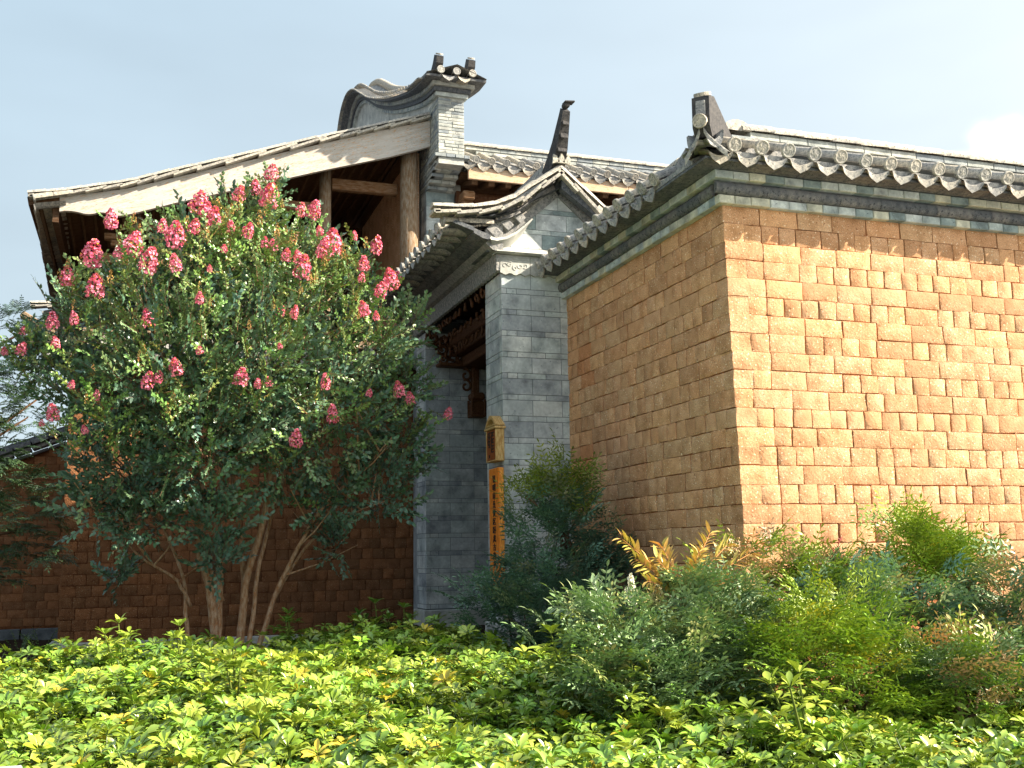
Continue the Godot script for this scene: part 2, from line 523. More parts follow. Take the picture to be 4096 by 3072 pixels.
# ---------------------------------------------------------------- camera, sky, sun
func make_view():
	var cam := Camera3D.new()
	cam.name = "camera"
	cam.fov = 39.34
	cam.near = 0.1; cam.far = 2500.0
	cam.transform = Transform3D(Basis(Vector3(0.945478, -0.015673, 0.32531), Vector3(-0.036457, 0.987471, 0.153534), Vector3(-0.32364, -0.157023, 0.93306)), Vector3(0, 1.6, 0))
	add_child(cam)
	cam.current = true
	var to_sun := Vector3(2.0, 1.5, 1.0).normalized()
	var sun := DirectionalLight3D.new()
	sun.name = "sun"
	sun.light_energy = 1.35
	sun.light_color = Color(1.0, 0.945, 0.86)
	sun.light_angular_distance = 0.5
	sun.shadow_enabled = true
	sun.transform = Transform3D(Basis.looking_at(-to_sun), Vector3(0, 20, 0))
	add_child(sun)
	var env := Environment.new()
	env.background_mode = Environment.BG_SKY
	var pan := PanoramaSkyMaterial.new()
	pan.panorama = sky_picture(to_sun)
	pan.filter = true
	var sky := Sky.new()
	sky.sky_material = pan
	env.sky = sky
	env.background_energy_multiplier = 1.0
	env.tonemap_mode = Environment.TONE_MAPPER_LINEAR
	env.tonemap_exposure = 3.7
	env.sdfgi_enabled = true; env.ssao_enabled = true; env.ssil_enabled = true
	var we := WorldEnvironment.new()
	we.name = "world_environment"
	we.environment = env
	add_child(we)

func sky_picture(to_sun: Vector3) -> ImageTexture:   # a clear, hazy morning sky with a few small clouds low on the sunny side
	var w := 1024; var h := 512
	var im := Image.create(w, h, false, Image.FORMAT_RGBF)
	var f := FastNoiseLite.new()
	f.seed = 8; f.frequency = 1.0; f.fractal_octaves = 5; f.noise_type = FastNoiseLite.TYPE_SIMPLEX_SMOOTH
	# middle direction, half width and half height of each cloud bank
	var banks := [[Vector3(0.664, 0.330, -0.669), 0.024, 0.02], [Vector3(0.643, 0.32, -0.696), 0.03, 0.008], [Vector3(0.705, 0.312, -0.635), 0.05, 0.02], [Vector3(0.83, 0.3, -0.47), 0.14, 0.05], [Vector3(0.95, 0.24, 0.1), 0.2, 0.05], [Vector3(-0.8, 0.22, 0.55), 0.22, 0.06], [Vector3(0.2, 0.3, 0.93), 0.2, 0.06]]
	for y in h:
		var el := PI * (0.5 - (y + 0.5) / h)
		for x in w:
			var az := TAU * (x + 0.5) / w
			var dir := Vector3(sin(az) * cos(el), sin(el), -cos(az) * cos(el))
			var c: Color
			if dir.y < 0.0: c = Color(0.16, 0.15, 0.13)
			else:
				var t := clampf(dir.y, 0.0, 1.0)
				c = Color(0.184, 0.222, 0.242).lerp(Color(0.068, 0.126, 0.186), t)
				var k := dir.dot(to_sun) * 0.5 + 0.5
				c += Color(0.1, 0.08, 0.064) * k * k + Color(0.3, 0.26, 0.21) * pow(k, 6.0) + Color(0.5, 0.46, 0.38) * pow(k, 26.0)  # broad glow round the sun lies out of view; it brightens shaded faces
				c *= 1.0 + 0.07 * f.get_noise_3d(dir.x * 2.2, dir.y * 9.0, dir.z * 2.2) + 0.03 * f.get_noise_3d(dir.x * 7.0, dir.y * 26.0, dir.z * 7.0)
				for b in banks:
					var q: Vector3 = b[0].normalized()
					if dir.dot(q) < 0.9: continue
					var dx: float = dir.cross(UP).normalized().dot(q) / b[1]
					var dy: float = (asin(dir.y) - asin(q.y)) / b[2]
					var r := 1.0 - dx * dx - dy * dy + 1.1 * f.get_noise_3dv(dir * 34.0)
					if r > 0.0: c = c.lerp(Color(0.62, 0.61, 0.6), smoothstep(0.0, 0.7, r))
			im.set_pixel(x, y, c)
	return ImageTexture.create_from_image(im)

# ---------------------------------------------------------------- ground
func ground_y(x: float, z: float) -> float:
	return 0.16 + 0.024 * clampf(-z - 4.0, 0.0, 7.0) + 0.34 * smoothstep(1.0, 3.4, x) * smoothstep(7.0, 10.5, -z) - 0.12 * smoothstep(12.0, 20.0, -z) * (1.0 - smoothstep(1.0, 3.4, x))

func make_ground():
	var m := MB.new(true)
	var r := []
	for p in [Vector2(-900, 900), Vector2(900, 900), Vector2(900, -900), Vector2(-900, -900)]: r.append(Vector3(p.x, 0, p.y))
	m.quad(r[0], r[1], r[2], r[3])
	put(self, "ground", m.done(), M.soil).set_meta("kind", "structure")
	m = MB.new(true)
	var nx := 44; var nz := 60
	for j in nz:
		for i in nx:
			var f := func(a, b):
				var x: float = -8.0 + a * 0.5; var z: float = -3.45 - b * 0.5
				return Vector3(x, ground_y(x, z) + 0.02 * sin(x * 7.1 + z * 3.3) * cos(z * 5.7), z)
			m.quad(f.call(i, j), f.call(i + 1, j), f.call(i + 1, j + 1), f.call(i, j + 1))
	put(self, "planting_bed", m.done(), M.soil).set_meta("kind", "structure")
	m = MB.new()
	m.box(Transform3D(Basis(), Vector3(3, 0.0, 26.7)), Vector3(120, 0.03, 60.0))
	put(self, "unseen_pavement", m.done(), M.paving).set_meta("kind", "structure")  # out of view; made wide to bounce sunlight onto the walls
	m = MB.new()
	for i in 22: m.bbox(Transform3D(Basis(), Vector3(-8 + i * 1.0, 0.05, -3.38)), Vector3(0.99, 0.25, 0.14), 0.012)
	put(self, "kerb", m.done(), M.stone).set_meta("kind", "structure")

# ---------------------------------------------------------------- the mud-brick compound wall on the right
const CX := 4.44       # side face of the compound wall
const CZ := -7.457     # top of its front face
const TOPY := 4.42

func coping_courses(t: Node, o: Vector3, d: Vector3, n: Vector3, s0: Array, s1: float):
	# three courses under the eave: plain bricks, a half-round band, plain bricks; s0 are the starts of the courses
	for c in [[4.412, 0.075, 0.06, s0[0]], [4.597, 0.07, 0.13, s0[2]]]:
		var s: float = c[3]
		while s < s1 - 0.03:
			var l := minf(rf(0.15, 0.2), s1 - s)
			put(t, "cornice_brick", brick_mesh(l - 0.006, c[1] - 0.004, 0.28, 0.006), pick(M.pale_brick), frame(o + d * (s + l * 0.5) + n * (c[2] + rf(-0.004, 0.004)) + UP * (c[0] + c[1] * 0.5 + rf(-0.002, 0.002)), d, UP, n))
			s += l
	var q: float = s0[1]
	while q < s1 - 0.03:
		var l := minf(0.2, s1 - q)
		put(t, "band_tile", half_tile, pick(M.dark_tile), frame(o + d * (q + l * 0.5) + n * 0.055 + UP * 4.541, d * (l / 0.2), UP * 1.04, n))
		q += l
	q = s0[3]
	while q < s1 - 0.03:
		var l := minf(0.235, s1 - q)
		put(t, "soffit_tile", brick_mesh(l - 0.004, 0.022, 0.42, 0.003), pick(M.dark_tile), frame(o + d * (q + l * 0.5) + n * 0.315 + UP * 4.681, d, UP, n))
		q += l

func coping_roof(t: Node, o: Vector3, d: Vector3, n: Vector3, s0: float, s1: float, y_eave: float, out: float, back: float, rise: float, first: float, pitch: float, length: float, ext0 := 0.0, ext1 := 0.0):
	# bedding slope, eave tiles, ridge bricks and ridge caps over a wall; back is how far the ridge lies behind the face
	var m := MB.new()
	var poly := PackedVector2Array([Vector2(out - 0.03, -0.085), Vector2(out - 0.03, -0.04), Vector2(-back, rise - 0.07), Vector2(-back * 2.0 - out, -0.06), Vector2(-back * 2.0 - out, -0.1)])
	m.prism(poly, Transform3D(Basis(n, UP, -d), o + UP * y_eave), -s1 - ext1, -s0 + ext0)
	put(t, "tile_bedding", m.done(), M.tile[1])
	var slope := atan2(rise, out + back)
	eave_row(t, o + d * first + n * out + UP * y_eave, d, n, int((s1 - first) / pitch) + 1, pitch, slope, length)
	for row in 2:
		var s := s0 + (0.3 if row == 0 else 0.12)
		while s < s1:
			var l := rf(0.26, 0.31)
			put(t, "ridge_brick", brick_mesh(l - 0.005, 0.062, 0.2, 0.004), pick(M.old_brick), frame(o + d * (s + l * 0.5) + n * (-back + 0.1 + 0.012 * row) + UP * (y_eave + rise + 0.005 + 0.066 * row), d, UP, n))
			s += l
	var s := s0 + 0.05
	var cap := MB.new(true)
	var prof := [Vector2(0.135, -0.012), Vector2(0.138, 0.012), Vector2(0.1, 0.055), Vector2(0.05, 0.08), Vector2(0.0, 0.088), Vector2(-0.05, 0.08), Vector2(-0.1, 0.055), Vector2(-0.138, 0.012), Vector2(-0.135, -0.012)]
	var pa := prof.map(func(p): return Vector3(-0.155, p.y, p.x)); var pb := prof.map(func(p): return Vector3(0.155, p.y + 0.006, p.x * 1.03))
	cap.loft(pb, pa); cap.st.set_smooth_group(-1); cap.fan(pa, true); cap.fan(pb)
	var cm := cap.done()
	while s < s1:
		put(t, "ridge_cap", cm, pick(M.pale_tile), frame(o + d * (s + 0.15) - n * back + UP * (y_eave + rise + 0.115), d, UP, n).rotated_local(UP, rf(-0.02, 0.02)))
		s += 0.3

func compound_wall():
	var front := thing("compound_wall", "sunlit ochre mud brick wall face right of the corner under grey tiled coping", "wall", Vector3.ZERO)
	var len_f := 6.6
	var core := MB.new()
	core.prism(PackedVector2Array([Vector2(CZ - 0.022, TOPY - 0.003), Vector2(CZ + 0.118, 0.2), Vector2(CZ + 0.118, 0.0), Vector2(CZ - 0.55, 0.0), Vector2(CZ - 0.55, TOPY - 0.003)]), Transform3D(Basis(Vector3(0, 0, 1), UP, Vector3(-1, 0, 0)), Vector3.ZERO), -(CX + len_f), -(CX + 0.024))
	put(front, "mortar", core.done(), M.mud)
	adobe_face(front, Vector3(CX, 0, CZ), Vector3(1, 0, 0), Vector3(0, 0, 1), 3.75, TOPY, 21, 0.1535, 0.033, M.adobe, {"corner": -1, "jitter": 0.005})
	adobe_face(front, Vector3(CX + 3.76, 0, CZ), Vector3(1, 0, 0), Vector3(0, 0, 1), 2.7, TOPY, 21, 0.1535, 0.033, M.adobe, {"jitter": 0.005, "flush": true, "stuff_above": 99})
	coping_courses(front, Vector3(CX, 0, CZ), Vector3(1, 0, 0), Vector3(0, 0, 1), [-0.06, -0.1, -0.13, -0.315], 6.45)
	coping_roof(front, Vector3(CX, 0, CZ), Vector3(1, 0, 0), Vector3(0, 0, 1), 0.3, 6.5, 4.79, 0.36, 0.3, 0.28, -0.08, 0.247, 0.62, 0.45)
	# upswept corner: hip tile with its round end, the pair of lips under it, and the horn
	var dg := Vector3(-0.7071, 0, 0.7071)
	var side := dg.cross(UP)
	var q := Vector3(CX + 0.3, 0, CZ - 0.3)
	var zz := (dg * cos(0.2) - UP * sin(0.2)).normalized()
	var yy := (UP * cos(0.2) + dg * sin(0.2)).normalized()
	var tip := q + dg * 1.0 + UP * 4.93
	var hip := put(front, "hip_tile", barrel(0.62), M.tile[2], Transform3D(Basis(yy.cross(zz), yy, zz), tip))
	put(hip, "end_disc", disc_mesh, M.tile[2], Transform3D(Basis(), Vector3(0, 0, 0.004)))
	for sgn in [-1.0, 1.0]:
		var nn := Vector3(-1, 0, 0) if sgn < 0 else Vector3(0, 0, 1)
		var v := MB.new(true)
		var a := []; var b := []
		for i in 7:       # curved valley piece sweeping up from the eave to the hip tile
			var u := i / 6.0
			var p: Vector3 = tip + nn * 0.02 + dg * -0.05 - dg * 0.1 * u + UP * (-0.03 - 0.2 * pow(u, 0.7)) + side * -sgn * 0.16 * u
			a.append(p); b.append(p - dg * 0.4 + UP * 0.09)
		v.loft(a, b)
		var lips := a.map(func(p): return p + UP * -0.05 - dg * 0.02)
		v.loft(lips, a)
		put(front, "corner_valley_tile", v.done(), M.tile[0])
	for sgn in [-1.0, 1.0]:
		var nn := Vector3(-1, 0, 0) if sgn < 0 else Vector3(0, 0, 1)
		var dir := UP.cross(nn)
		put(front, "corner_drip_tile", drip_mesh, M.tile[1], Transform3D(Basis(dir * 0.75, UP * 1.25, nn), q + dg * 0.9 + UP * 4.845 + side * -sgn * 0.085).rotated_local(Vector3(0, 0, 1), 0.35 * sgn))
	var horn := MB.new()
	horn.prism(PackedVector2Array([Vector2(0.25, 4.9), Vector2(0.9, 4.83), Vector2(0.96, 4.9), Vector2(0.95, 5.15), Vector2(0.79, 5.2), Vector2(0.29, 5.06)]), Transform3D(Basis(dg, UP, dg.cross(UP)), q), -0.07, 0.07)
	var ho := put(front, "corner_horn", horn.done(), M.horn)
	var pan := MB.new()
	pan.bbox(Transform3D(Basis(dg, UP, dg.cross(UP)), q + dg * 0.955 + UP * 5.05), Vector3(0.02, 0.13, 0.08), 0.006)
	put(ho, "horn_panel", pan.done(), M.tile[1])
	put(ho, "end_disc", disc_mesh, M.tile[2], Transform3D(Basis(side * -1.2, (dg * -1.0 + UP * 0.35).normalized() * 1.2, (UP + dg * 0.35).normalized() * 1.3), q + dg * 0.885 + UP * 5.195))

	var sidew := thing("compound_wall", "shaded ochre mud brick wall face between the corner and the grey gate pier", "wall", Vector3.ZERO)
	core = MB.new()
	core.prism(PackedVector2Array([Vector2(CX + 0.022, 0), Vector2(CX + 0.55, 0), Vector2(CX + 0.55, TOPY - 0.003), Vector2(CX + 0.022, TOPY - 0.003)]), Transform3D(), -11.2, CZ - 0.02)
	put(sidew, "mortar", core.done(), M.mud)
	var far_z := -10.89
	adobe_face(sidew, Vector3(CX, 0, far_z), Vector3(0, 0, 1), Vector3(-1, 0, 0), CZ - far_z, TOPY, 21, 0.1535, 0.0, M.adobe, {"corner": 1, "end_lean": 0.033, "jitter": 0.005, "stain": func(p): return (p.z < -10.2 and p.z > -10.55 and (absf(p.y - 3.55) < 0.2 or absf(p.y - 2.6) < 0.1))})
	# red stains seep down this face
	coping_courses(sidew, Vector3(CX, 0, -11.05), Vector3(0, 0, 1), Vector3(-1, 0, 0), [0.13, -0.02, -0.1, -0.2], CZ + 11.05 - 0.012)
	coping_roof(sidew, Vector3(CX, 0, -11.3), Vector3(0, 0, 1), Vector3(-1, 0, 0), 0.0, CZ + 11.3 - 0.3, 4.782, 0.345, 0.3, 0.28, 0.16, 0.2435, 0.6, 0.0, 0.4)

# ---------------------------------------------------------------- gatehouse
const GX := 3.67
const GZ := -10.892

func clip_brick(t: Node, called: String, rect: Rect2, shape: PackedVector2Array, xf: Transform3D, depth: float, mats: Array, gap := 0.0025):
	var r := rect.grow(-gap)
	var p := PackedVector2Array([r.position, Vector2(r.end.x, r.position.y), r.end, Vector2(r.position.x, r.end.y)])
	for c in Geometry2D.intersect_polygons(p, shape):
		var m := MB.new()
		m.prism(c, xf, -depth, 0.0)
		put(t, called, m.done(), pick(mats))

func scallop(x0: float, x1: float, y_top: float, y_low: float, n: int, depth: float) -> PackedVector2Array:
	var p := PackedVector2Array([Vector2(x0, y_top)])
	for i in n * 6 + 1:
		var u := float(i) / (n * 6)
		var ph := fmod(u * n, 1.0)
		p.append(Vector2(lerpf(x0, x1, u), y_low - depth * (0.25 + 0.75 * absf(sin(PI * ph))) - (depth * 0.3 if i % 6 == 0 else 0.0)))
	p.append(Vector2(x1, y_top))
	return p

func sweep_z(prof: Array, z0: float, z1: float) -> ArrayMesh:   # closed outline in x, y run along z
	var m := MB.new()
	m.prism(PackedVector2Array(prof), Transform3D(), z0, z1)
	return m.done()

func curve_at(c: Array, t: float) -> Vector2:   # t in 0..1 along the list of points
	var f := clampf(t, 0.0, 1.0) * (c.size() - 1)
	var i := mini(int(f), c.size() - 2)
	return c[i].lerp(c[i + 1], f - i)

# verge of a gable: cap tiles and a lapped lower course following a rake curve
func verge(t: Node, curve: Array, z_face: float, n_tiles: int, mats: Array, flip := 1.0, low_off := 0.1):
	for i in n_tiles:
		var a := curve_at(curve, float(i) / n_tiles); var b := curve_at(curve, (i + 1.12) / n_tiles)
		var d := Vector3(b.x - a.x, b.y - a.y, 0)
		var l := d.length()
		d /= l
		var up := Vector3(-d.y, d.x, 0) * signf(d.x)
		var m := MB.new(true)
		var r0 := []; var r1 := []
		for k in 8:
			var an := PI * k / 7.0
			r0.append(Vector3(0, sin(an) * 0.062, cos(an) * 0.085)); r1.append(Vector3(l, sin(an) * 0.05, cos(an) * 0.08))
		m.loft(r1, r0); m.st.set_smooth_group(-1); m.fan(r0, true); m.fan(r1)
		put(t, "verge_cap", m.done(), pick(mats), frame(Vector3(a.x, a.y, z_face - 0.09) - up * 0.06, d, up, Vector3(0, 0, 1) * signf(d.x)))
	for i in n_tiles + 1:
		var a := curve_at(curve, (i - 0.35) / n_tiles); var b := curve_at(curve, (i + 0.95) / n_tiles)
		var d := Vector3(b.x - a.x, b.y - a.y, 0)
		var l := d.length()
		if l < 0.02: continue
		d /= l
		var up := Vector3(-d.y, d.x, 0) * signf(d.x)
		var m := MB.new()
		m.bbox(Transform3D(Basis(d, up, d.cross(up)).rotated(Vector3(0, 0, 1), 0.085 * flip), Vector3((a.x + b.x) * 0.5, (a.y + b.y) * 0.5, z_face - 0.11) - up * (low_off + 0.012)), Vector3(l * 0.97, 0.038, 0.2), 0.004)
		put(t, "verge_tile", m.done(), pick(mats))

func gatehouse():
	var t := thing("gatehouse", "grey brick gatehouse with curved tiled gable roof and carved wood beneath", "gatehouse")
	var X := Vector3(1, 0, 0); var Z := Vector3(0, 0, 1)
	# near pier and far jamb cores
	var m := MB.new()
	m.box(Transform3D(Basis(), Vector3((GX + 5.05) * 0.5 + 0.002, 2.48, (GZ - 11.47) * 0.5)), Vector3(5.05 - GX - 0.008, 4.96, 0.572))
	put(t, "near_pier_core", m.done(), M.joint)
	m = MB.new()
	m.box(Transform3D(Basis(), Vector3((GX + 5.05) * 0.5 + 0.002, 2.42, -14.483)), Vector3(5.05 - GX - 0.008, 4.84, 0.497))
	put(t, "far_jamb_core", m.done(), M.joint)
	var big := [0.345, 0.345, 0.345, 0.345]
	var thin := [0.06, 0.115, 0.33, 0.33, 0.33, 0.215]
	grey_face(t, Vector3(GX, 0, GZ + 0.0005), X, Z, 0.99, 4.675, 0.9, M.brick, big, thin)
	grey_face(t, Vector3(GX - 0.0005, 0, -11.47), Vector3(0, 0, 1), Vector3(-1, 0, 0), 0.578, 4.675, 0.9, M.brick, [0.15, 0.34, 0.088], [0.06, 0.45, 0.068])
	grey_face(t, Vector3(GX, 0, -14.2305), X, Z, 1.02, 4.675, 0.9, M.brick, [0.345, 0.345, 0.345], [0.06, 0.115, 0.33, 0.33, 0.33])
	grey_face(t, Vector3(GX - 0.0005, 0, -14.735), Vector3(0, 0, 1), Vector3(-1, 0, 0), 0.504, 4.675, 0.9, M.brick, [0.12, 0.32, 0.064], [0.05, 0.4, 0.054])
	for pz in [[GZ, -11.47], [-14.231, -14.735]]:
		m = MB.new()
		m.bbox(Transform3D(Basis(), Vector3(4.34, 0.44, (pz[0] + pz[1]) * 0.5)), Vector3(1.42, 0.9, absf(pz[0] - pz[1]) + 0.07), 0.015)
		put(t, "plinth_stone", m.done(), M.stone)
	m = MB.new()
	m.box(Transform3D(Basis(), Vector3(4.5, 2.6, -15.2)), Vector3(1.3, 5.2, 0.92))
	put(t, "unseen_link_wall", m.done(), M.brick[4])  # unseen behind the jamb; placed to keep sun off the left wall
	# frieze panels at the pier's end, with a key pattern and a scroll
	for k in 3:
		var x0 := GX - 0.02 + k * 0.352
		m = MB.new()
		m.prism(scallop(x0 + 0.003, x0 + 0.349, 4.868, 4.69, 3, 0.045), Transform3D(), GZ + 0.001, GZ + 0.032)
		var fz := put(t, "frieze_panel", m.done(), M.lime)
		m = MB.new()
		for i in 9:      # key pattern
			var cx := x0 + 0.025 + i * 0.037
			m.box(Transform3D(Basis(), Vector3(cx, 4.849, GZ + 0.034)), Vector3(0.03, 0.006, 0.008))
			m.box(Transform3D(Basis(), Vector3(cx + (0.012 if i % 2 else -0.012), 4.835, GZ + 0.034)), Vector3(0.006, 0.022, 0.008))
			m.box(Transform3D(Basis(), Vector3(cx, 4.822, GZ + 0.034)), Vector3(0.018, 0.006, 0.008))
		put(fz, "key_pattern", m.done(), M.lime)
		m = MB.new(true)
		for i in 5:      # scrolls
			var c := Vector3(x0 + 0.055 + 0.06 * i, 4.745 + 0.02 * sin(i * 2.2), GZ + 0.033)
			var pts := []
			for j in 12:
				var a := j * 0.55 + i
				pts.append(c + Vector3(cos(a), sin(a), 0) * (0.034 - 0.0025 * j))
			m.tube(pts, pts.map(func(_p): return 0.005), 5)
		put(fz, "scroll_relief", m.done(), M.lime)
	# sloping ledge above the frieze, and the gable bricks within the rake mouldings
	m = MB.new()
	m.prism(PackedVector2Array([Vector2(GZ - 0.05, 4.872), Vector2(GZ + 0.07, 4.872), Vector2(GZ + 0.1, 4.89), Vector2(GZ + 0.085, 4.915), Vector2(GZ + 0.003, 4.968), Vector2(GZ - 0.05, 4.968)]), Transform3D(Basis(Vector3(0, 0, 1), UP, Vector3(-1, 0, 0)), Vector3.ZERO), -5.06, -3.59)
	put(t, "gable_ledge", m.done(), M.lime)
	var tri := PackedVector2Array([Vector2(3.63, 4.968), Vector2(5.09, 4.968), Vector2(4.36, 5.6)])
	m = MB.new()
	m.prism(PackedVector2Array([Vector2(3.5, 4.9), Vector2(5.2, 4.9), Vector2(4.9, 5.3), Vector2(4.36, 5.76), Vector2(3.8, 5.3)]), Transform3D(), GZ - 0.57, GZ - 0.006)
	put(t, "gable_core", m.done(), M.joint)
	var gf := Transform3D(Basis(), Vector3(0, 0, GZ + 0.001))
	var rows := [[4.97, 5.14, [3.2, 3.79, 4.16, 4.52, 4.88, 5.3]], [5.14, 5.195, [3.2, 3.95, 4.27, 4.6, 5.3]], [5.195, 5.385, [3.2, 4.09, 4.46, 4.8, 5.3]], [5.385, 5.44, [3.2, 4.3, 5.3]], [5.44, 5.65, [3.2, 4.36, 5.3]]]
	for r in rows:
		for i in r[2].size() - 1:
			clip_brick(t, "gable_brick", Rect2(r[2][i], r[0], r[2][i + 1] - r[2][i], r[1] - r[0]), tri, gf, 0.04, [M.pale_brick[1], M.pale_brick[3], M.brick[2], M.pale_brick[0]])
	# rake mouldings: a stepped band, a dentil band, and the dark slab under the verge
	for side in [-1.0, 1.0]:
		var rake := [Vector2(4.36, 5.6), Vector2(4.36 + side * 0.36, 5.285), Vector2(4.36 + side * 0.56, 5.12), Vector2(4.36 + side * 0.72, 5.01)]
		for layer in [[0.0, 0.075, 0.035, M.tile[1]], [0.075, 0.115, 0.07, M.tile[3]], [0.115, 0.19, 0.1, M.tile[1]]]:
			m = MB.new()
			var lo := PackedVector2Array(); var hi := PackedVector2Array()
			for p in rake:
				lo.append(p + Vector2(side * layer[0] * 0.66, layer[0] * 1.0)); hi.append(p + Vector2(side * layer[1] * 0.66, layer[1] * 1.0))
			hi.reverse()
			lo.append_array(hi)
			m.prism(lo, Transform3D(), GZ - 0.1, GZ + layer[2])
			put(t, "rake_moulding", m.done(), layer[3])
		for i in 26:      # bead course
			var p := curve_at([Vector2(4.36, 5.83), Vector2(4.36 + side * 0.3, 5.6), Vector2(4.36 + side * 0.62, 5.33), Vector2(4.36 + side * 0.95, 5.17), Vector2(4.36 + side * 1.15, 5.12)], i / 26.0)
			m = MB.new()
			m.bbox(Transform3D(Basis(Vector3(0, 0, 1), -side * 0.6), Vector3(p.x, p.y - 0.015, GZ + 0.118)), Vector3(0.022, 0.024, 0.03), 0.005)
			put(t, "bead", m.done(), M.tile[2])
	# the pale curved wing at the left foot of the gable
	m = MB.new(true)
	var wing := [Vector2(3.5, 5.005), Vector2(3.58, 5.0), Vector2(3.7, 5.035), Vector2(3.82, 5.11), Vector2(3.93, 5.21), Vector2(4.02, 5.3)]
	var w0 := []; var w1 := []; var w2 := []; var w3 := []
	for i in wing.size():
		var p: Vector2 = wing[i]
		var k := 1.0 - i / 5.2
		w0.append(Vector3(p.x, p.y + 0.035 * k, GZ + 0.07 + 0.06 * k)); w1.append(Vector3(p.x + 0.01, p.y - 0.01, GZ + 0.08 + 0.065 * k)); w2.append(Vector3(p.x + 0.055 * k, p.y - 0.02 - 0.055 * k, GZ + 0.03 + 0.03 * k)); w3.append(Vector3(p.x + 0.09 * k, p.y - 0.03 - 0.08 * k, GZ + 0.002))
	var w4 := w0.map(func(p): return p + Vector3(0, 0, -0.13))
	m.loft(w1, w0); m.st.set_smooth_group(1); m.loft(w2, w1); m.st.set_smooth_group(2); m.loft(w3, w2); m.st.set_smooth_group(3); m.loft(w0, w4)
	m.st.set_smooth_group(-1); m.fan([w0[0], w1[0], w2[0], w3[0], w4[0]])
	put(t, "gable_wing", m.done(), M.lime)
	for i in 3:
		m = MB.new()
		m.bbox(Transform3D(Basis(Vector3(0, 0, 1), -0.75), Vector3(3.56 + 0.15 * i, 5.11 + 0.09 * i, GZ + 0.07)), Vector3(0.15 - 0.02 * i, 0.1, 0.09), 0.006)
		put(t, "stepped_block", m.done(), M.tile[1])
	# roof
	var left := [Vector2(4.29, 5.9), Vector2(4.01, 5.72), Vector2(3.81, 5.545), Vector2(3.61, 5.44), Vector2(3.42, 5.378), Vector2(3.22, 5.352), Vector2(3.03, 5.34), Vector2(2.83, 5.335)]
	var right := [Vector2(4.33, 5.9), Vector2(4.6, 5.68), Vector2(4.88, 5.45), Vector2(5.1, 5.33), Vector2(5.4, 5.26)]
	var roof := PackedVector2Array()
	for p in right: roof.append(p - Vector2(0, 0.12))
	roof.reverse()
	for p in left.slice(0, 7): roof.append(p - Vector2(-0.1, 0.12))
	var under := PackedVector2Array()
	for p in left.slice(0, 7): under.append(p - Vector2(-0.12, 0.185))
	under.reverse()
	roof.append_array(under)
	for p in right: roof.append(p - Vector2(0, 0.185))
	m = MB.new()
	m.prism(roof, Transform3D(), -15.05, -10.72)
	put(t, "roof_slab", m.done(), M.dark_tile[0])
	var z_face := -10.6
	for side in [left, right]:      # dark boards that close the verge under its tiles
		var strip := PackedVector2Array()
		var back := PackedVector2Array()
		for i in side.size() - (1 if side == left else 0):
			strip.append(side[i] - Vector2(0, 0.13)); back.append(side[i] - Vector2(0, 0.27 - 0.03 * i))
		back.reverse()
		strip.append_array(back)
		m = MB.new()
		m.prism(strip, Transform3D(), -10.78, -10.68)
		put(t, "verge_board", m.done(), M.dark_tile[1])
	verge(t, left, z_face, 6, M.pale_tile)
	verge(t, right, z_face, 4, M.pale_tile, -1.0)
	# lower verge course ends short of the cap, as on the photo
	eave_row(t, Vector3(3.0, 5.16, -14.95), Vector3(0, 0, 1), Vector3(-1, 0, 0), 18, 0.245, 0.04, 0.55)
	var bt := MB.new(true)
	var rings := []
	for i in 10:
		var p := curve_at(left, i / 9.0 * 0.86)
		var p2 := curve_at(left, i / 9.0 * 0.86 + 0.02)
		var tan := Vector3(p2.x - p.x, p2.y - p.y, 0).normalized()
		rings.append(bt.ring(Vector3(p.x, p.y - 0.1, 0), Vector3(0, 0, 1), tan.cross(Vector3(0, 0, 1)), 0.055, 8, -0.2, PI + 0.2))
	for i in 9: bt.loft(rings[i], rings[i + 1])
	var bm := bt.done()
	for i in 17: put(t, "roof_tile_run", bm, pick(M.tile), Transform3D(Basis(), Vector3(0, 0, -14.95 + i * 0.245)))
	# ridge and horn
	put(t, "ridge", sweep_z([Vector2(4.22, 5.8), Vector2(4.4, 5.8), Vector2(4.38, 6.02), Vector2(4.31, 6.06), Vector2(4.24, 6.02)], -15.0, -11.0), M.tile[0])
	m = MB.new()
	var spine := [[-10.95, 5.87, 0.14, 0.075], [-10.76, 5.97, 0.17, 0.075], [-10.64, 6.11, 0.14, 0.066], [-10.55, 6.27, 0.11, 0.056], [-10.48, 6.4, 0.085, 0.047], [-10.45, 6.46, 0.075, 0.043]]
	var pr := []
	for s in spine:
		var c := Vector3(4.3, s[1], s[0])
		var ring := [c + Vector3(-s[3], -s[2] * 0.4, s[2] * 0.5), c + Vector3(s[3], -s[2] * 0.4, s[2] * 0.5), c + Vector3(s[3], s[2] * 0.4, -s[2] * 0.5), c + Vector3(-s[3], s[2] * 0.4, -s[2] * 0.5)]
		ring.append(ring[0])
		if pr.size(): m.loft(pr, ring)
		pr = ring
	m.fan(pr.slice(0, 4))
	var horn := put(t, "ridge_horn", m.done(), M.horn)
	for k in 3:
		m = MB.new()
		m.bbox(Transform3D(Basis(Vector3(1, 0, 0), -0.25), Vector3(4.3, 6.07 + 0.135 * k, -10.577 + 0.076 * k - 0.009 * k * k)), Vector3(0.112 - 0.018 * k, 0.122, 0.016), 0.008)
		put(horn, "horn_panel", m.done(), M.horn)
	m = MB.new()
	m.bbox(Transform3D(Basis(), Vector3(4.3, 6.5, -10.43)), Vector3(0.075, 0.05, 0.09), 0.012)
	m.bbox(Transform3D(Basis(Vector3(0, 0, 1), 0.1), Vector3(4.325, 6.53, -10.41)), Vector3(0.12, 0.02, 0.1), 0.006)
	put(horn, "horn_tip", m.done(), M.horn)
	m = MB.new()
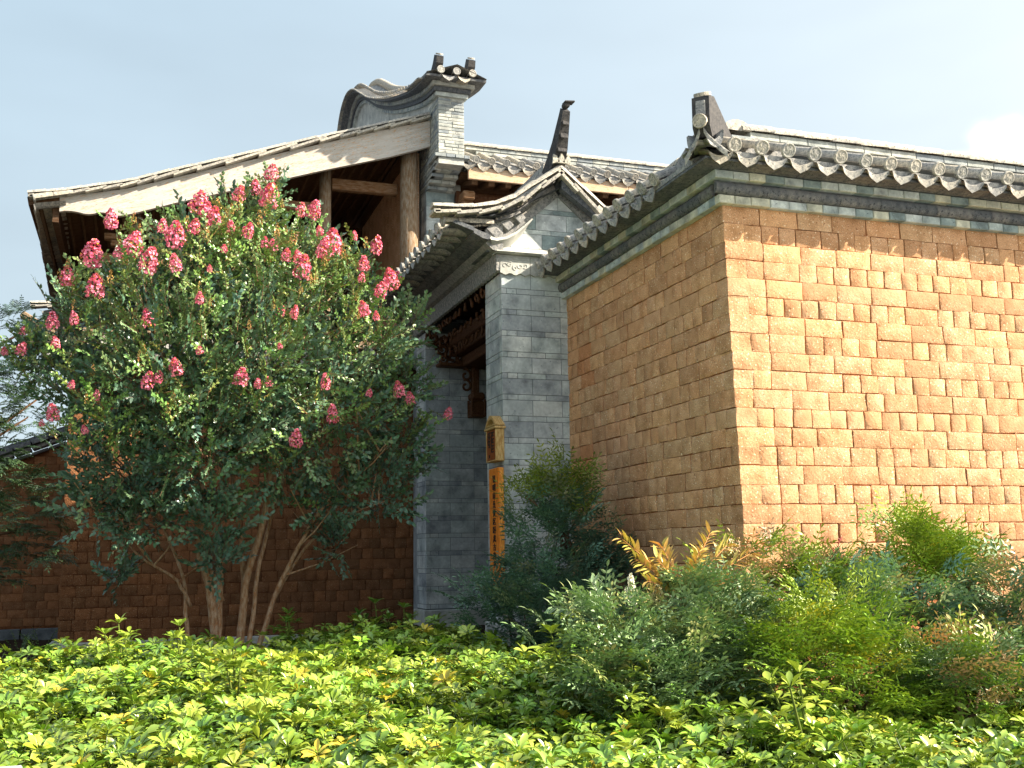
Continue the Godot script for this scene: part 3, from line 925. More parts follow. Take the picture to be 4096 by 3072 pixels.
	for k in 3: m.prism(PackedVector2Array([Vector2(-0.045, 0), Vector2(0.045, 0), Vector2(0.035, 0.07), Vector2(0, 0.13 if k == 1 else 0.1)]), Transform3D(Basis(Vector3(0, 0, 1), 0.3 - 0.3 * k), Vector3(4.24 + 0.06 * k, 5.9, -10.6)), -0.03, 0.0)
	put(horn, "lotus_leaf", m.done(), M.pale_tile[0])
	# soffit of the long eave, curved cove, and the scalloped frieze board over the opening
	put(t, "eave_soffit", sweep_z([Vector2(3.06, 5.13), Vector2(3.3, 5.055), Vector2(3.3, 5.1), Vector2(3.1, 5.16)], -15.0, -10.68), M.dark_tile[1])
	for k in 14: put(t, "soffit_slab", sweep_z([Vector2(3.3, 5.035), Vector2(3.4, 4.985), Vector2(3.47, 4.972), Vector2(3.5, 5.02), Vector2(3.3, 5.09)], -14.98 + k * 0.307, -14.98 + k * 0.307 + 0.303), pick(M.dark_tile))
	put(t, "cornice_moulding", sweep_z([Vector2(3.47, 4.966), Vector2(3.55, 4.9), Vector2(3.6, 4.885), Vector2(3.67, 4.885), Vector2(3.67, 5.2), Vector2(3.47, 5.12)], -14.98, -10.8), M.tile[1])
	m = MB.new()
	m.prism(scallop(10.865, 14.76, 4.885, 4.71, 34, 0.04), Transform3D(Basis(Vector3(0, 0, -1), UP, Vector3(1, 0, 0)), Vector3(3.61, 0, 0)), 0.0, 0.045)
	put(t, "frieze_board", m.done(), M.tile[1])
	# carved wooden canopy inside the opening
	var beams := [[3.92, 4.52, 0.16, 0.17], [4.02, 4.4, 0.2, 0.12], [4.1, 4.25, 0.16, 0.14]]
	for b in beams:
		m = MB.new()
		m.bbox(Transform3D(Basis(), Vector3(b[0] + 0.3, b[1], -12.85)), Vector3(b[2] + 0.35, b[3], 2.74), 0.015)
		put(t, "carved_beam", m.done(), M.carved)
	for i in 34:      # pierced carving along the beams
		var z := -14.15 + i * 0.08
		m = MB.new(true)
		var c := Vector3(3.66 + 0.12 * (i % 3), 4.58 - 0.13 * (i % 3), z)
		var pts := []
		for j in 9:
			var a := j * 0.75 + i
			pts.append(c + Vector3(0.02 * sin(a * 0.7), sin(a) * 0.055, cos(a) * 0.05) * (1.0 - 0.05 * j))
		m.tube(pts, pts.map(func(_p): return 0.017), 5)
		put(t, "carving", m.done(), M.carved)
	for c in [[3.74, 4.56, 0.1], [3.88, 4.54, 0.09], [3.87, 4.41, 0.09], [4.0, 4.46, 0.1], [3.89, 4.28, 0.08], [4.01, 4.29, 0.09], [4.14, 4.28, 0.1], [4.17, 4.43, 0.1], [3.8, 4.48, 0.07]]:
		m = MB.new(true)
		var pts := []
		for j in 16:
			var a: float = j * 0.5 + c[0] * 9.0
			pts.append(Vector3(c[0], c[1], -14.06) + Vector3(cos(a), sin(a) * 0.9, 0.25 * sin(a * 2.0)) * (c[2] * (1.0 - 0.055 * j)))
		m.tube(pts, pts.map(func(_p): return c[2] * 0.27), 6)
		put(t, "scroll_bracket", m.done(), M.carved)
	m = MB.new()
	m.bbox(Transform3D(Basis(), Vector3(4.06, 4.2, -14.1)), Vector3(0.5, 0.05, 0.2), 0.012)
	put(t, "bracket_shelf", m.done(), M.carved)
	for k in 2:
		m = MB.new(true)
		var pts := []
		for j in 14:
			var a := 1.2 + j * 0.52
			pts.append(Vector3(4.2 - 0.0 * k, 4.06 - 0.15 * k, -14.05) + Vector3(-cos(a), sin(a) * 1.1, 0.0) * (0.085 - 0.005 * j))
		m.tube(pts, pts.map(func(_p): return 0.018), 6)
		put(t, "scroll_bracket", m.done(), M.carved)
	m = MB.new()
	m.bbox(Transform3D(Basis(), Vector3(4.33, 4.02, -14.05)), Vector3(0.1, 0.5, 0.1), 0.012)
	put(t, "hanging_post", m.done(), M.carved)
	m = MB.new()
	m.bbox(Transform3D(Basis(), Vector3(4.345, 3.76, -14.03)), Vector3(0.2, 0.11, 0.2), 0.03)
	m.bbox(Transform3D(Basis(), Vector3(4.345, 3.6, -14.03)), Vector3(0.17, 0.2, 0.17), 0.02)
	for k in 4: m.bbox(Transform3D(Basis(), Vector3(4.345 + (0.09 if k & 1 else -0.09), 3.6, -14.03 + (0.09 if k & 2 else -0.09))), Vector3(0.03, 0.24, 0.03), 0.008)
	m.bbox(Transform3D(Basis(), Vector3(4.345, 3.49, -14.03)), Vector3(0.21, 0.035, 0.21), 0.012)
	put(t, "pendant_lantern_carving", m.done(), M.carved)
	m = MB.new()
	m.bbox(Transform3D(Basis(), Vector3(4.5, 4.15, -12.8)), Vector3(0.05, 0.7, 2.4), 0.01)
	put(t, "carved_panel", m.done(), M.carved)
	m = MB.new(true)
	for j in 3:
		var ring := []
		for i in 22: ring.append(Vector3(4.47, 4.02, -13.75) + Vector3(0, sin(TAU * i / 21.0) * (0.16 - 0.045 * j), cos(TAU * i / 21.0) * (0.13 - 0.035 * j)))
		m.tube(ring, ring.map(func(_p): return 0.016), 5)
	put(t, "medallion", m.done(), M.carved)
	for k in 8:
		m = MB.new()
		m.bbox(Transform3D(Basis(), Vector3(4.78, 2.3, -11.66 - k * 0.345)), Vector3(0.06, 4.2, 0.338), 0.006)
		put(t, "door_board", m.done(), M.dark_wood)
	m = MB.new()
	m.box(Transform3D(Basis(), Vector3(4.95, 2.62, -12.85)), Vector3(0.1, 5.24, 4.2))
	m.box(Transform3D(Basis(), Vector3(4.3, 4.99, -12.85)), Vector3(1.3, 0.06, 3.4))
	put(t, "unseen_back_wall", m.done(), M.dark_wood)  # unseen wall and ceiling, closed up to keep sun off the carvings
	m = MB.new()
	m.bbox(Transform3D(Basis(), Vector3(3.9, 0.3, -12.85)), Vector3(1.6, 0.62, 2.7), 0.01)
	put(t, "door_step", m.done(), M.stone)

# ---------------------------------------------------------------- the two wooden signs on the gate pier
const GLYPHS := {
	"kun": "2 10 8 10;8 10 8 6;2 10 2 6;2 8 8 8;2 6 8 6;3 5 3 0;3 3 5 3;3 0 5 1;7 5 7 0;7 3 9 4;7 0 9 0;9 0 9 1.5",
	"ming": "1 9 4 9;1 9 1 2;4 9 4 2;1 5.5 4 5.5;1 2 4 2;6 10 9 10;9 10 9 0;6 10 6 3;6 3 5 0;6 7 9 7;6 4 9 4",
	"shi": "5 10 5 8.5;1 8.5 9 8.5;5 8.5 5 0;2 6.5 8 6.5;2 6.5 2 1.5;8 6.5 8 1.5",
	"cheng": "3 10 7 10;3 10 3 6.5;7 10 7 6.5;3 6.5 7 6.5;2 5 8 5;2 2.5 8 2.5;1 0 9 0;5 5 5 0",
	"gong": "2 10 8 10;5 10 5 7.5;1 7.5 9 7.5;3 6 7 6;3 6 3 2;7 6 7 2;5 5 5 2.5;5 2.5 2 0;6 2 8 0",
	"qu": "1 9.5 9 9.5;1 9.5 1 0.5;1 .5 9 .5;7.5 8 3 2;3 7.5 8 2.5",
	"wo": "1 9.5 5.5 9.5;1 9.5 1 .5;1 .5 5.5 .5;1 6.5 5 6.5;5 6.5 5 3.5;1 3.5 5 3.5;3 9.5 3 6.5;3 3.5 3 .5;7.5 10 7.5 0;7.5 6 9.5 4.5",
	"long": "1 7.5 9 7.5;4.5 10 4 5;4 5 1 0;5.5 7.5 5.5 1;5.5 1 8.5 .5;8.5 .5 9 2;8 5.5 4 2;6.5 10 7.5 8.8",
	"gu": "1 7.5 9 7.5;5 10 5 5;2.5 5 7.5 5;2.5 5 2.5 0;7.5 5 7.5 0;2.5 .5 7.5 .5",
	"yu": "1 9 2.2 8;.8 6 2 5;.8 1 2.2 4;5 10 3.8 7.5;4.5 8.8 7.5 8.8;7.5 8.8 7 7;4 7 9 7;4 7 4 3;9 7 9 3;6.5 7 6.5 3;4 5 9 5;4 3 9 3;3.2 .5 9.8 .5",
	"cun": "1 7.5 5 7.5;3 10 3 0;3 7 1 3;3 6 5 4;5.5 7 9.8 7;8.3 10 8.3 0;8.3 0 7 .8;6.2 5 7 3.5",
	"seal_a": "0 10 0 3;0 10 3.4 10;2.2 9 2.2 6.5;0 7.6 3.4 7.6;0 5.4 3.2 5.4;0 3 3.4 3;2.2 5.4 2.2 1.6;1 1.6 3.4 1.6",
	"seal_b": "5 10 5 0;5 10 9 10;5 8.2 9 8.2;5 6.6 9 6.6;5 4.8 9 4.8;5 3.2 9 3.2;5 1.4 9 1.4;5 0 8.6 0;7.4 10 7.4 8.2;6.8 6.6 6.8 4.8;7.6 3.2 7.6 1.4",
	"seal_c": "3 9 7 9;3 9 3 1;7 9 7 1;3 5 7 5;3 1 7 1"}

func glyph(st: MB, which: String, o: Vector3, size: Vector2, thick: float):
	# strokes on a face that looks along -x: the writing's right is +z
	for s in read_rows(GLYPHS[which]):
		var a := Vector3(0, s[1] / 10.0 * size.y, s[0] / 10.0 * size.x)
		var b := Vector3(0, s[3] / 10.0 * size.y, s[2] / 10.0 * size.x)
		var d := b - a
		var l := d.length()
		d /= l
		st.box(Transform3D(Basis(d, d.cross(Vector3(1, 0, 0)), Vector3(1, 0, 0)), o + (a + b) * 0.5), Vector3(l + thick * 0.8, thick * (0.8 if absf(d.z) > 0.8 else 1.15), 0.006))

func signs():
	var t := thing("sign_board", "long vertical orange wooden board with black characters on the gate pier", "sign", Vector3(3.6, 1.2, -11.04))
	var m := MB.new()
	m.bbox(Transform3D(Basis(), Vector3(0.03, 0.663, 0.0)), Vector3(0.058, 1.326, 0.33), 0.006)
	put(t, "board", m.done(), M.sign_wood)
	m = MB.new()
	m.bbox(Transform3D(Basis(), Vector3(0.035, 0.663, 0.169)), Vector3(0.05, 1.32, 0.006), 0.002)
	put(t, "board_edge", m.done(), M.sign_edge)
	m = MB.new()
	var y := 1.174
	for g in ["kun", "ming", "shi", "cheng", "gong", "qu", "wo", "long", "gu", "yu", "cun"]:
		glyph(m, g, Vector3(-0.001, y, -0.035), Vector2(0.105, 0.068), 0.0115)
		y -= 0.0905
	put(t, "lettering", m.done(), M.ink)
	t = thing("plaque", "small brown wooden plaque with carved seal characters and arched top above the orange board", "plaque", Vector3(3.58, 2.61, -11.04))
	m = MB.new()
	m.bbox(Transform3D(Basis(), Vector3(0.045, 0.165, -0.004)), Vector3(0.09, 0.33, 0.31), 0.008)
	put(t, "panel", m.done(), M.plaque_wood)
	m = MB.new()
	m.bbox(Transform3D(Basis(), Vector3(0.045, 0.165, 0.158)), Vector3(0.1, 0.335, 0.014), 0.003)
	m.bbox(Transform3D(Basis(), Vector3(0.045, 0.165, -0.166)), Vector3(0.1, 0.335, 0.014), 0.003)
	m.bbox(Transform3D(Basis(), Vector3(0.045, -0.006, -0.004)), Vector3(0.1, 0.014, 0.338), 0.003)
	put(t, "side_frame", m.done(), M.plaque_edge)
	m = MB.new()
	m.bbox(Transform3D(Basis(), Vector3(0.045, 0.347, -0.004)), Vector3(0.125, 0.026, 0.39), 0.005)
	m.bbox(Transform3D(Basis(), Vector3(0.045, 0.376, -0.004)), Vector3(0.112, 0.016, 0.37), 0.004)
	var arch := PackedVector2Array()
	for i in 13:
		var u := i / 12.0
		arch.append(Vector2(-0.165 + 0.33 * u, 0.384 + 0.105 * pow(sin(PI * u), 0.8)))
	for i in 13:
		var u := 1.0 - i / 12.0
		arch.append(Vector2(-0.13 + 0.26 * u, 0.384 + 0.065 * pow(sin(PI * u), 0.8)))
	m.prism(arch, Transform3D(Basis(Vector3(0, 0, 1), UP, Vector3(-1, 0, 0)), Vector3(0.0, 0, -0.004)), -0.1, 0.01)
	put(t, "arched_top", m.done(), M.plaque_edge)
	m = MB.new()
	glyph(m, "seal_a", Vector3(-0.001, 0.12, -0.1), Vector2(0.2, 0.18), 0.017)
	glyph(m, "seal_b", Vector3(-0.001, 0.09, -0.09), Vector2(0.2, 0.21), 0.017)
	glyph(m, "seal_c", Vector3(-0.001, 0.03, -0.08), Vector2(0.04, 0.035), 0.007)
	put(t, "lettering", m.done(), M.ink)

# ---------------------------------------------------------------- side hall on the left
const WZ := -15.69
func side_hall():
	var t := thing("side_hall", "open timber hall with bleached barge board over dark mud brick wall", "hall")
	var X := Vector3(1, 0, 0); var Z := Vector3(0, 0, 1)
	var m := MB.new()
	m.prism(PackedVector2Array([Vector2(-0.955, 0.0), Vector2(5.0, 0.0), Vector2(5.0, 4.35), Vector2(-0.92, 4.35)]), Transform3D(), WZ - 0.6, WZ - 0.014)
	put(t, "mortar", m.done(), M.dark_mud)
	adobe_face(t, Vector3(-0.965, 0, WZ), X, Z, 4.85, 4.24, 25, 0.148, 0.0, M.dark_adobe, {"lens": [0.2, 0.165], "stuff_above": 14, "flush": true, "jitter": 0.006})
	adobe_face(t, Vector3(-0.96, 0, WZ - 0.6), Vector3(0, 0, 1), Vector3(-1, 0, 0), 0.59, 4.24, 25, 0.148, 0.0, M.dark_adobe, {"lens": [0.2, 0.165], "stuff_above": 25, "flush": true})
	m = MB.new()
	m.box(Transform3D(Basis(), Vector3(-0.7, 2.15, -19.2)), Vector3(0.5, 4.3, 5.9))
	put(t, "unseen_side_wall", m.done(), M.dark_mud)  # out of view behind the end wall; placed to shade the far wall
	for i in 7:
		m = MB.new()
		m.bbox(Transform3D(Basis(), Vector3(-0.7 + i * 0.75, 0.27, WZ - 0.25)), Vector3(0.742, 0.54, 0.62), 0.012)
		put(t, "plinth_stone", m.done(), M.stone)
	# lean-to strip of tiles along the top of the mud wall
	eave_row(t, Vector3(-1.3, 4.45, -15.2), X, Z, 22, 0.25, 0.38, 0.8)
	m = MB.new()
	m.prism(PackedVector2Array([Vector2(-15.22, 4.38), Vector2(-15.22, 4.36), Vector2(-16.05, 4.6), Vector2(-16.05, 4.72)]), Transform3D(Basis(Z, UP, -X), Vector3.ZERO), -4.2, 1.42)
	put(t, "lean_to_bedding", m.done(), M.tile[1])
	m = MB.new()
	m.bbox(Transform3D(Basis(Vector3(0, 0, 1), -0.55), Vector3(-1.36, 4.73, -15.3)), Vector3(0.5, 0.09, 0.16), 0.012)
	put(t, "lean_to_end_board", m.done(), M.post)
	m = MB.new()
	m.bbox(Transform3D(Basis(), Vector3(1.4, 4.3, -15.42)), Vector3(5.4, 0.1, 0.12), 0.012)
	put(t, "lean_to_plate", m.done(), M.dark_wood)
	m = MB.new()
	m.bbox(Transform3D(Basis(), Vector3(1.5, 4.78, -15.95)), Vector3(5.2, 0.12, 0.16), 0.012)
	put(t, "sill_beam", m.done(), M.post)
	# posts and beams of the open upper floor
	for p in [[3.865, -16.0, 0.145, 8.1], [2.585, -16.3, 0.098, 7.75], [-0.22, -16.3, 0.09, 6.7]]:
		m = MB.new(true)
		m.tube([Vector3(0, 4.55, 0), Vector3(0.004, 6.2, 0), Vector3(0, p[3], 0)], [p[2] * 1.03, p[2], p[2] * 0.95], 14)
		put(t, "post", m.done(), M.post, Transform3D(Basis(), Vector3(p[0], 0, p[1])))
	for b in [[2.68, 3.74, 7.43, -16.3, 0.18], [-0.2, 2.5, 6.52, -16.3, 0.16], [0.6, 2.5, 7.02, -16.3, 0.14], [-0.9, 2.5, 5.98, -16.35, 0.14], [-0.85, 3.9, 6.0, -19.0, 0.2]]:
		m = MB.new()
		m.bbox(Transform3D(Basis(), Vector3.ZERO), Vector3(b[1] - b[0], b[4], 0.13), 0.012)
		put(t, "tie_beam", m.done(), M.beam, Transform3D(Basis(), Vector3((b[0] + b[1]) * 0.5, b[2], b[3])))
	for k in 3:
		m = MB.new()
		m.bbox(Transform3D(), Vector3(0.34 - 0.08 * k, 0.09, 0.14), 0.01)
		put(t, "corbel_block", m.done(), M.beam, Transform3D(Basis(), Vector3(-0.46 + 0.05 * k, 6.3 - 0.1 * k, -16.3)))
	# roof: slab, rafters, barge board, verge
	var rake := [Vector2(4.1, 8.55), Vector2(3.44, 8.33), Vector2(2.95, 8.16), Vector2(2.46, 8.0), Vector2(1.6, 7.69), Vector2(0.7, 7.37), Vector2(0.1, 7.16), Vector2(-0.33, 6.99), Vector2(-0.74, 6.89), Vector2(-1.19, 6.77), Vector2(-1.63, 6.7)]
	var poly := PackedVector2Array()
	for p in rake: poly.append(p - Vector2(0, 0.1))
	var low := PackedVector2Array()
	for p in rake: low.append(p - Vector2(-0.02, 0.2))
	low.reverse()
	poly.append_array(low)
	m = MB.new()
	m.prism(poly, Transform3D(), -22.0, -15.72)
	put(t, "roof_slab", m.done(), M.rafter)
	m = MB.new()
	var tops := PackedVector2Array()
	for p in rake: tops.append(p - Vector2(0, 0.085))
	var tb := PackedVector2Array()
	for p in rake: tb.append(p - Vector2(0, 0.098))
	tb.reverse()
	tops.append_array(tb)
	m.prism(tops, Transform3D(), -22.0, -15.7)
	put(t, "tile_bedding", m.done(), M.tile[1])
	for k in 26:
		m = MB.new(true)
		var a := curve_at(rake, k / 26.0) - Vector2(0, 0.245)
		m.tube([Vector3(a.x, a.y, -15.85), Vector3(a.x - 0.03, a.y, -21.8)], [0.032, 0.032], 6)
		put(t, "rafter", m.done(), M.rafter)
	verge(t, rake, -15.58, 19, M.pale_tile, 1.0, 0.085)
	var barge := PackedVector2Array([Vector2(-1.215, 6.66), Vector2(-1.21, 6.44), Vector2(-1.14, 6.458), Vector2(-1.05, 6.462), Vector2(-0.97, 6.455), Vector2(-0.9, 6.44), Vector2(-0.83, 6.435), Vector2(-0.76, 6.45), Vector2(-0.7, 6.475), Vector2(-0.63, 6.478), Vector2(-0.57, 6.462), Vector2(-0.5, 6.445), Vector2(-0.4, 6.452), Vector2(-0.27, 6.49), Vector2(0.33, 6.71), Vector2(1.4, 7.07), Vector2(2.49, 7.44), Vector2(3.48, 7.755), Vector2(4.14, 8.0), Vector2(4.14, 8.43), Vector2(3.44, 8.2), Vector2(2.46, 7.86), Vector2(0.7, 7.23), Vector2(-0.33, 6.86), Vector2(-0.74, 6.76)])
	m = MB.new()
	var tilt := Transform3D(Basis(Z, 0.342), Vector3(1.4, 7.3, -15.74))
	m.prism(barge, tilt.affine_inverse() * Transform3D(Basis(), Vector3(0, 0, -15.74)), -0.04, 0.04)
	put(t, "barge_board", m.done(), M.barge, tilt)
	for i in 3:
		m = MB.new(true)
		var b := [Vector3(4.0, 8.2, 0), Vector3(1.9, 7.45, 0), Vector3(-0.3, 6.55, 0)][i] as Vector3
		m.tube([b + Vector3(0, 0, -15.8), b + Vector3(0, 0, -21.5)], [0.1, 0.1], 10)
		put(t, "purlin", m.done(), M.rafter)
	m = MB.new()
	m.prism(PackedVector2Array([Vector2(-1.3, 6.3), Vector2(-1.22, 6.3), Vector2(-1.22, 6.62), Vector2(-1.3, 6.6)]), Transform3D(), -22.0, -15.76)
	put(t, "eave_board", m.done(), M.dark_wood)
	eave_row(t, Vector3(-1.72, 6.52, -21.9), Z, Vector3(-1, 0, 0), 27, 0.242, 0.25, 0.5, Vector3(0.0075, 0.002, 0))
	# walls round the gallery
	m = MB.new()
	m.box(Transform3D(Basis(), Vector3(4.06, 6.3, -18.5)), Vector3(0.1, 3.6, 4.4))
	put(t, "plaster_wall", m.done(), M.plaster)
	m = MB.new()
	m.box(Transform3D(Basis(), Vector3(1.5, 6.3, -20.6)), Vector3(5.0, 3.6, 0.1))
	put(t, "gallery_back_wall", m.done(), M.dark_wood)
	m = MB.new()
	m.box(Transform3D(Basis(), Vector3(1.5, 4.45, -18.4)), Vector3(5.0, 0.1, 4.6))
	put(t, "gallery_floor", m.done(), M.dark_wood)
	for k in 13:
		m = MB.new()
		m.bbox(Transform3D(Basis(), Vector3(3.2 - 0.0 * k, 6.0, -19.3)), Vector3(0.07, 3.0, 0.09), 0.008)
		if k == 0: put(t, "door_post", m.done(), M.rafter)

func far_roof():
	var t := thing("far_roof", "tiled eave of a further roof just beyond the side hall's eave", "roof", Vector3.ZERO)
	eave_row(t, Vector3(-1.95, 6.42, -29.5), Vector3(0, 0, 1), Vector3(-1, 0, 0), 29, 0.25, 0.25, 0.5, Vector3(0.0012, 0.0, 0))
	var m := MB.new()
	m.prism(PackedVector2Array([Vector2(-1.93, 6.36), Vector2(-1.9, 6.45), Vector2(1.5, 7.3), Vector2(1.5, 7.1)]), Transform3D(), -29.6, -22.3)
	put(t, "roof_slab", m.done(), M.tile[1])
	verge(t, [Vector2(1.0, 7.3), Vector2(-0.6, 6.8), Vector2(-1.3, 6.66), Vector2(-2.15, 6.62)], -22.15, 9, M.pale_tile)

# ---------------------------------------------------------------- the main hall behind: fire gable wall and front eave
func fire_gable_wall():
	var t := thing("fire_gable_wall", "tall grey brick gable wall with stepped corbel and wave shaped tiled cap", "wall")
	var X := Vector3(1, 0, 0); var Z := Vector3(0, 0, 1)
	var x0 := 4.15; var x1 := 4.57; var zf := -15.25
	var m := MB.new()
	m.box(Transform3D(Basis(), Vector3((x0 + x1) * 0.5, 8.12, (zf - 16.9) * 0.5 - 0.003)), Vector3(x1 - x0 - 0.012, 1.1, 16.9 + zf - 0.01))
	m.box(Transform3D(Basis(), Vector3(4.44, 5.2, -16.6)), Vector3(0.566, 4.8, 1.19))
	put(t, "wall_core", m.done(), M.lime)
	# lower shaft in tall and thin courses
	grey_face(t, Vector3(4.15, 0, -15.999), X, Z, 0.56, 7.36, 5.0, M.pale_brick, [0.34, 0.22], [0.11, 0.26, 0.19])
	grey_face(t, Vector3(4.1495, 0, -16.9), Z, Vector3(-1, 0, 0), 0.9, 7.36, 5.6, M.brick, [0.34, 0.34, 0.22], [0.25, 0.33, 0.32])
	# six corbel courses reaching out to the front, thicker brick each
	for k in 6:
		var y := 7.36 + 0.062 * k
		var z := -16.0 + 0.125 * (k + 1) + (0.02 if k == 5 else 0.0)
		var s := x0 - 0.004 * k - (0.04 if k == 5 else 0.0)
		var e := x1 + 0.004 * k + (0.06 if k == 5 else 0.0)
		while s < e - 0.02:
			var l := minf(rf(0.13, 0.2), e - s)
			put(t, "corbel_brick", brick_mesh(l - 0.006, 0.054, 0.5, 0.006), pick(M.old_brick), frame(Vector3(s + l * 0.5, y + 0.03, z + rf(-0.006, 0.006)), X, UP, Z))
			s += l
		s = -16.9
		while s < z - 0.03:      # the same course seen along the side
			var l := minf(rf(0.2, 0.26), z - 0.004 - s)
			put(t, "side_brick", brick_mesh(l - 0.006, 0.054, 0.06, 0.003), pick(M.old_brick), frame(Vector3(x0 - 0.002 - 0.003 * k, y + 0.03, s + l * 0.5), Z, UP, Vector3(-1, 0, 0)))
			s += l
	# thin bricks of the pier above
	for k in 17:
		var y := 7.735 + 0.0535 * k
		var s := x0
		while s < x1 - 0.02:
			var l := minf([0.22, 0.105, 0.16, 0.21][rng.randi() % 4] * rf(0.95, 1.05), x1 - s)
			if x1 - s - l < 0.06: l = x1 - s
			put(t, "brick", brick_mesh(l - 0.007, 0.045, 0.08, 0.005), pick(M.old_brick), frame(Vector3(s + l * 0.5, y + 0.026, zf + rf(-0.005, 0.005)), X, UP, Z))
			s += l
		s = -16.9
		var e := zf - 0.085
		while s < e - 0.02:
			var l := minf([0.22, 0.11, 0.2][rng.randi() % 3] * rf(0.95, 1.05), e - s)
			put(t, "side_brick", brick_mesh(l - 0.007, 0.045, 0.06, 0.004), pick(M.old_brick), frame(Vector3(x0 - 0.004 + rf(-0.004, 0.004), y + 0.026, s + l * 0.5), Z, UP, Vector3(-1, 0, 0)))
			s += l
	# wave-shaped cap: courses follow the line of the roof behind
	var line := [Vector2(-15.25, 8.645), Vector2(-15.7, 8.73), Vector2(-16.2, 8.86), Vector2(-17.3, 9.23), Vector2(-18.25, 9.59), Vector2(-19.3, 10.06), Vector2(-20.0, 10.44), Vector2(-20.7, 10.82), Vector2(-21.2, 11.0), Vector2(-21.6, 11.05), Vector2(-22.0, 10.96), Vector2(-22.3, 10.7), Vector2(-22.5, 10.3), Vector2(-22.6, 9.7)]
	var fineline := []
	for i in 53: fineline.append(curve_smooth(line, i / 52.0))
	var face := PackedVector2Array()
	for p in fineline: face.append(p)
	face.append(Vector2(-22.6, 6.0)); face.append(Vector2(-16.85, 6.0)); face.append(Vector2(-16.85, 8.5)); face.append(Vector2(-15.3, 8.5))
	m = MB.new()
	m.prism(face, Transform3D(Basis(Z, UP, -X), Vector3.ZERO), -x1 + 0.02, -x0 - 0.01)
	put(t, "wall_face", m.done(), M.stone)
	# (inner edge, outer edge, overhang, material)
	var layers := [[0.0, 0.06, 0.05, M.pale_brick[0]], [0.06, 0.13, 0.085, M.dark_tile[1]], [0.13, 0.19, 0.13, M.old_brick[1]], [0.19, 0.225, 0.27, M.dark_tile[0]]]
	for l in layers:
		m = MB.new()
		for i in 52:
			var a: Vector2 = fineline[i]; var b: Vector2 = fineline[i + 1]
			var na := line_normal(fineline, i); var nb := line_normal(fineline, i + 1)
			if i == 0: a.x += l[2]
			var c := [a + na * l[0], b + nb * l[0], b + nb * l[1], a + na * l[1]]
			var L := c.map(func(p): return Vector3(x0 - l[2], p.y, p.x)); var R := c.map(func(p): return Vector3(x1 + l[2], p.y, p.x))
			m.quad(L[1], L[0], L[3], L[2]); m.quad(R[0], R[1], R[2], R[3]); m.quad(L[0], L[1], R[1], R[0]); m.quad(L[3], R[3], R[2], L[2])
			if i == 0: m.quad(L[0], R[0], R[3], L[3])
			if l[3] == M.pale_brick[0] or l[3] == M.old_brick[1]:      # joints between the moulded bricks
				pass
		put(t, "cap_moulding", m.done(), l[3])
	for i in 92:      # moulded bricks of the lowest and the upper course, each its own
		var u := (i + 0.5) / 92.0
		var p := curve_smooth(line, u); var q := curve_smooth(line, u + 0.004)
		var d := (q - p).normalized()
		var nn := Vector2(d.y, -d.x)
		if nn.y < 0: nn = -nn
		for c in [[0.03, 0.056, 0.012], [0.16, 0.136, 0.012]]:
			var at: Vector2 = p + nn * c[0]
			put(t, "moulded_brick", brick_mesh(0.094, 0.052, 0.02, 0.004), pick(M.old_brick), Transform3D(Basis(Vector3(0, -d.y, -d.x) * -1.0, Vector3(0, nn.y, nn.x), Vector3(-1, 0, 0)), Vector3(x0 - c[1], at.y, at.x)))
	for side in [-1.0, 1.0]:
		m = MB.new()      # sloping tile bed from the eave up to the roll
		for i in 52:
			var a: Vector2 = fineline[i]; var b: Vector2 = fineline[i + 1]
			if i == 0: a.x += 0.3
			var na := line_normal(fineline, i); var nb := line_normal(fineline, i + 1)
			var xe := (x0 - 0.27) if side < 0 else (x1 + 0.27)
			var xr := (x0 + x1) * 0.5
			var e0 := a + na * 0.23; var e1 := b + nb * 0.23; var r0 := a + na * 0.4; var r1 := b + nb * 0.4
			var qd := [Vector3(xe, e0.y, e0.x), Vector3(xe, e1.y, e1.x), Vector3(xr, r1.y, r1.x), Vector3(xr, r0.y, r0.x)]
			if side > 0: m.quad(qd[0], qd[1], qd[2], qd[3])
			else: m.quad(qd[3], qd[2], qd[1], qd[0])
		put(t, "cap_slope", m.done(), M.tile[1])
	for i in 74:      # lapped edge tiles along the near side of the cap, and the short runs up to the roll
		var u := (i + 0.3) / 74.0
		var p := curve_smooth(line, u); var q := curve_smooth(line, u + 0.004)
		var d := (q - p).normalized()
		var nn := Vector2(d.y, -d.x)
		if nn.y < 0: nn = -nn
		var at := p + nn * 0.24
		var b := Basis(Vector3(0, d.y, d.x), Vector3(0, nn.y, nn.x), Vector3(-1, 0, 0)).rotated(X, 0.12)
		var v := MB.new()
		put(t, "edge_tile", edge_tile_mesh(), pick(M.tile), Transform3D(b, Vector3(x0 - 0.29, at.y, at.x)))
	m = MB.new(true)      # the roll along the top
	var pts := []
	for i in 40:
		var u := 0.03 + 0.9 * i / 39.0
		var p := curve_smooth(line, u)
		var n2 := line_normal(fineline, clampi(int(u * 52), 0, 52))
		pts.append(Vector3((x0 + x1) * 0.5, p.y + n2.y * 0.44, p.x + n2.x * 0.44))
	m.tube(pts, pts.map(func(_p): return 0.085), 10)
	put(t, "cap_roll", m.done(), M.tile[2])
	# front end: three round ends, two lips between, two horns
	eave_row(t, Vector3(x0 - 0.05, 8.93, zf + 0.33), X, Z, 3, 0.255, 0.0, 0.5, Vector3.ZERO, true)
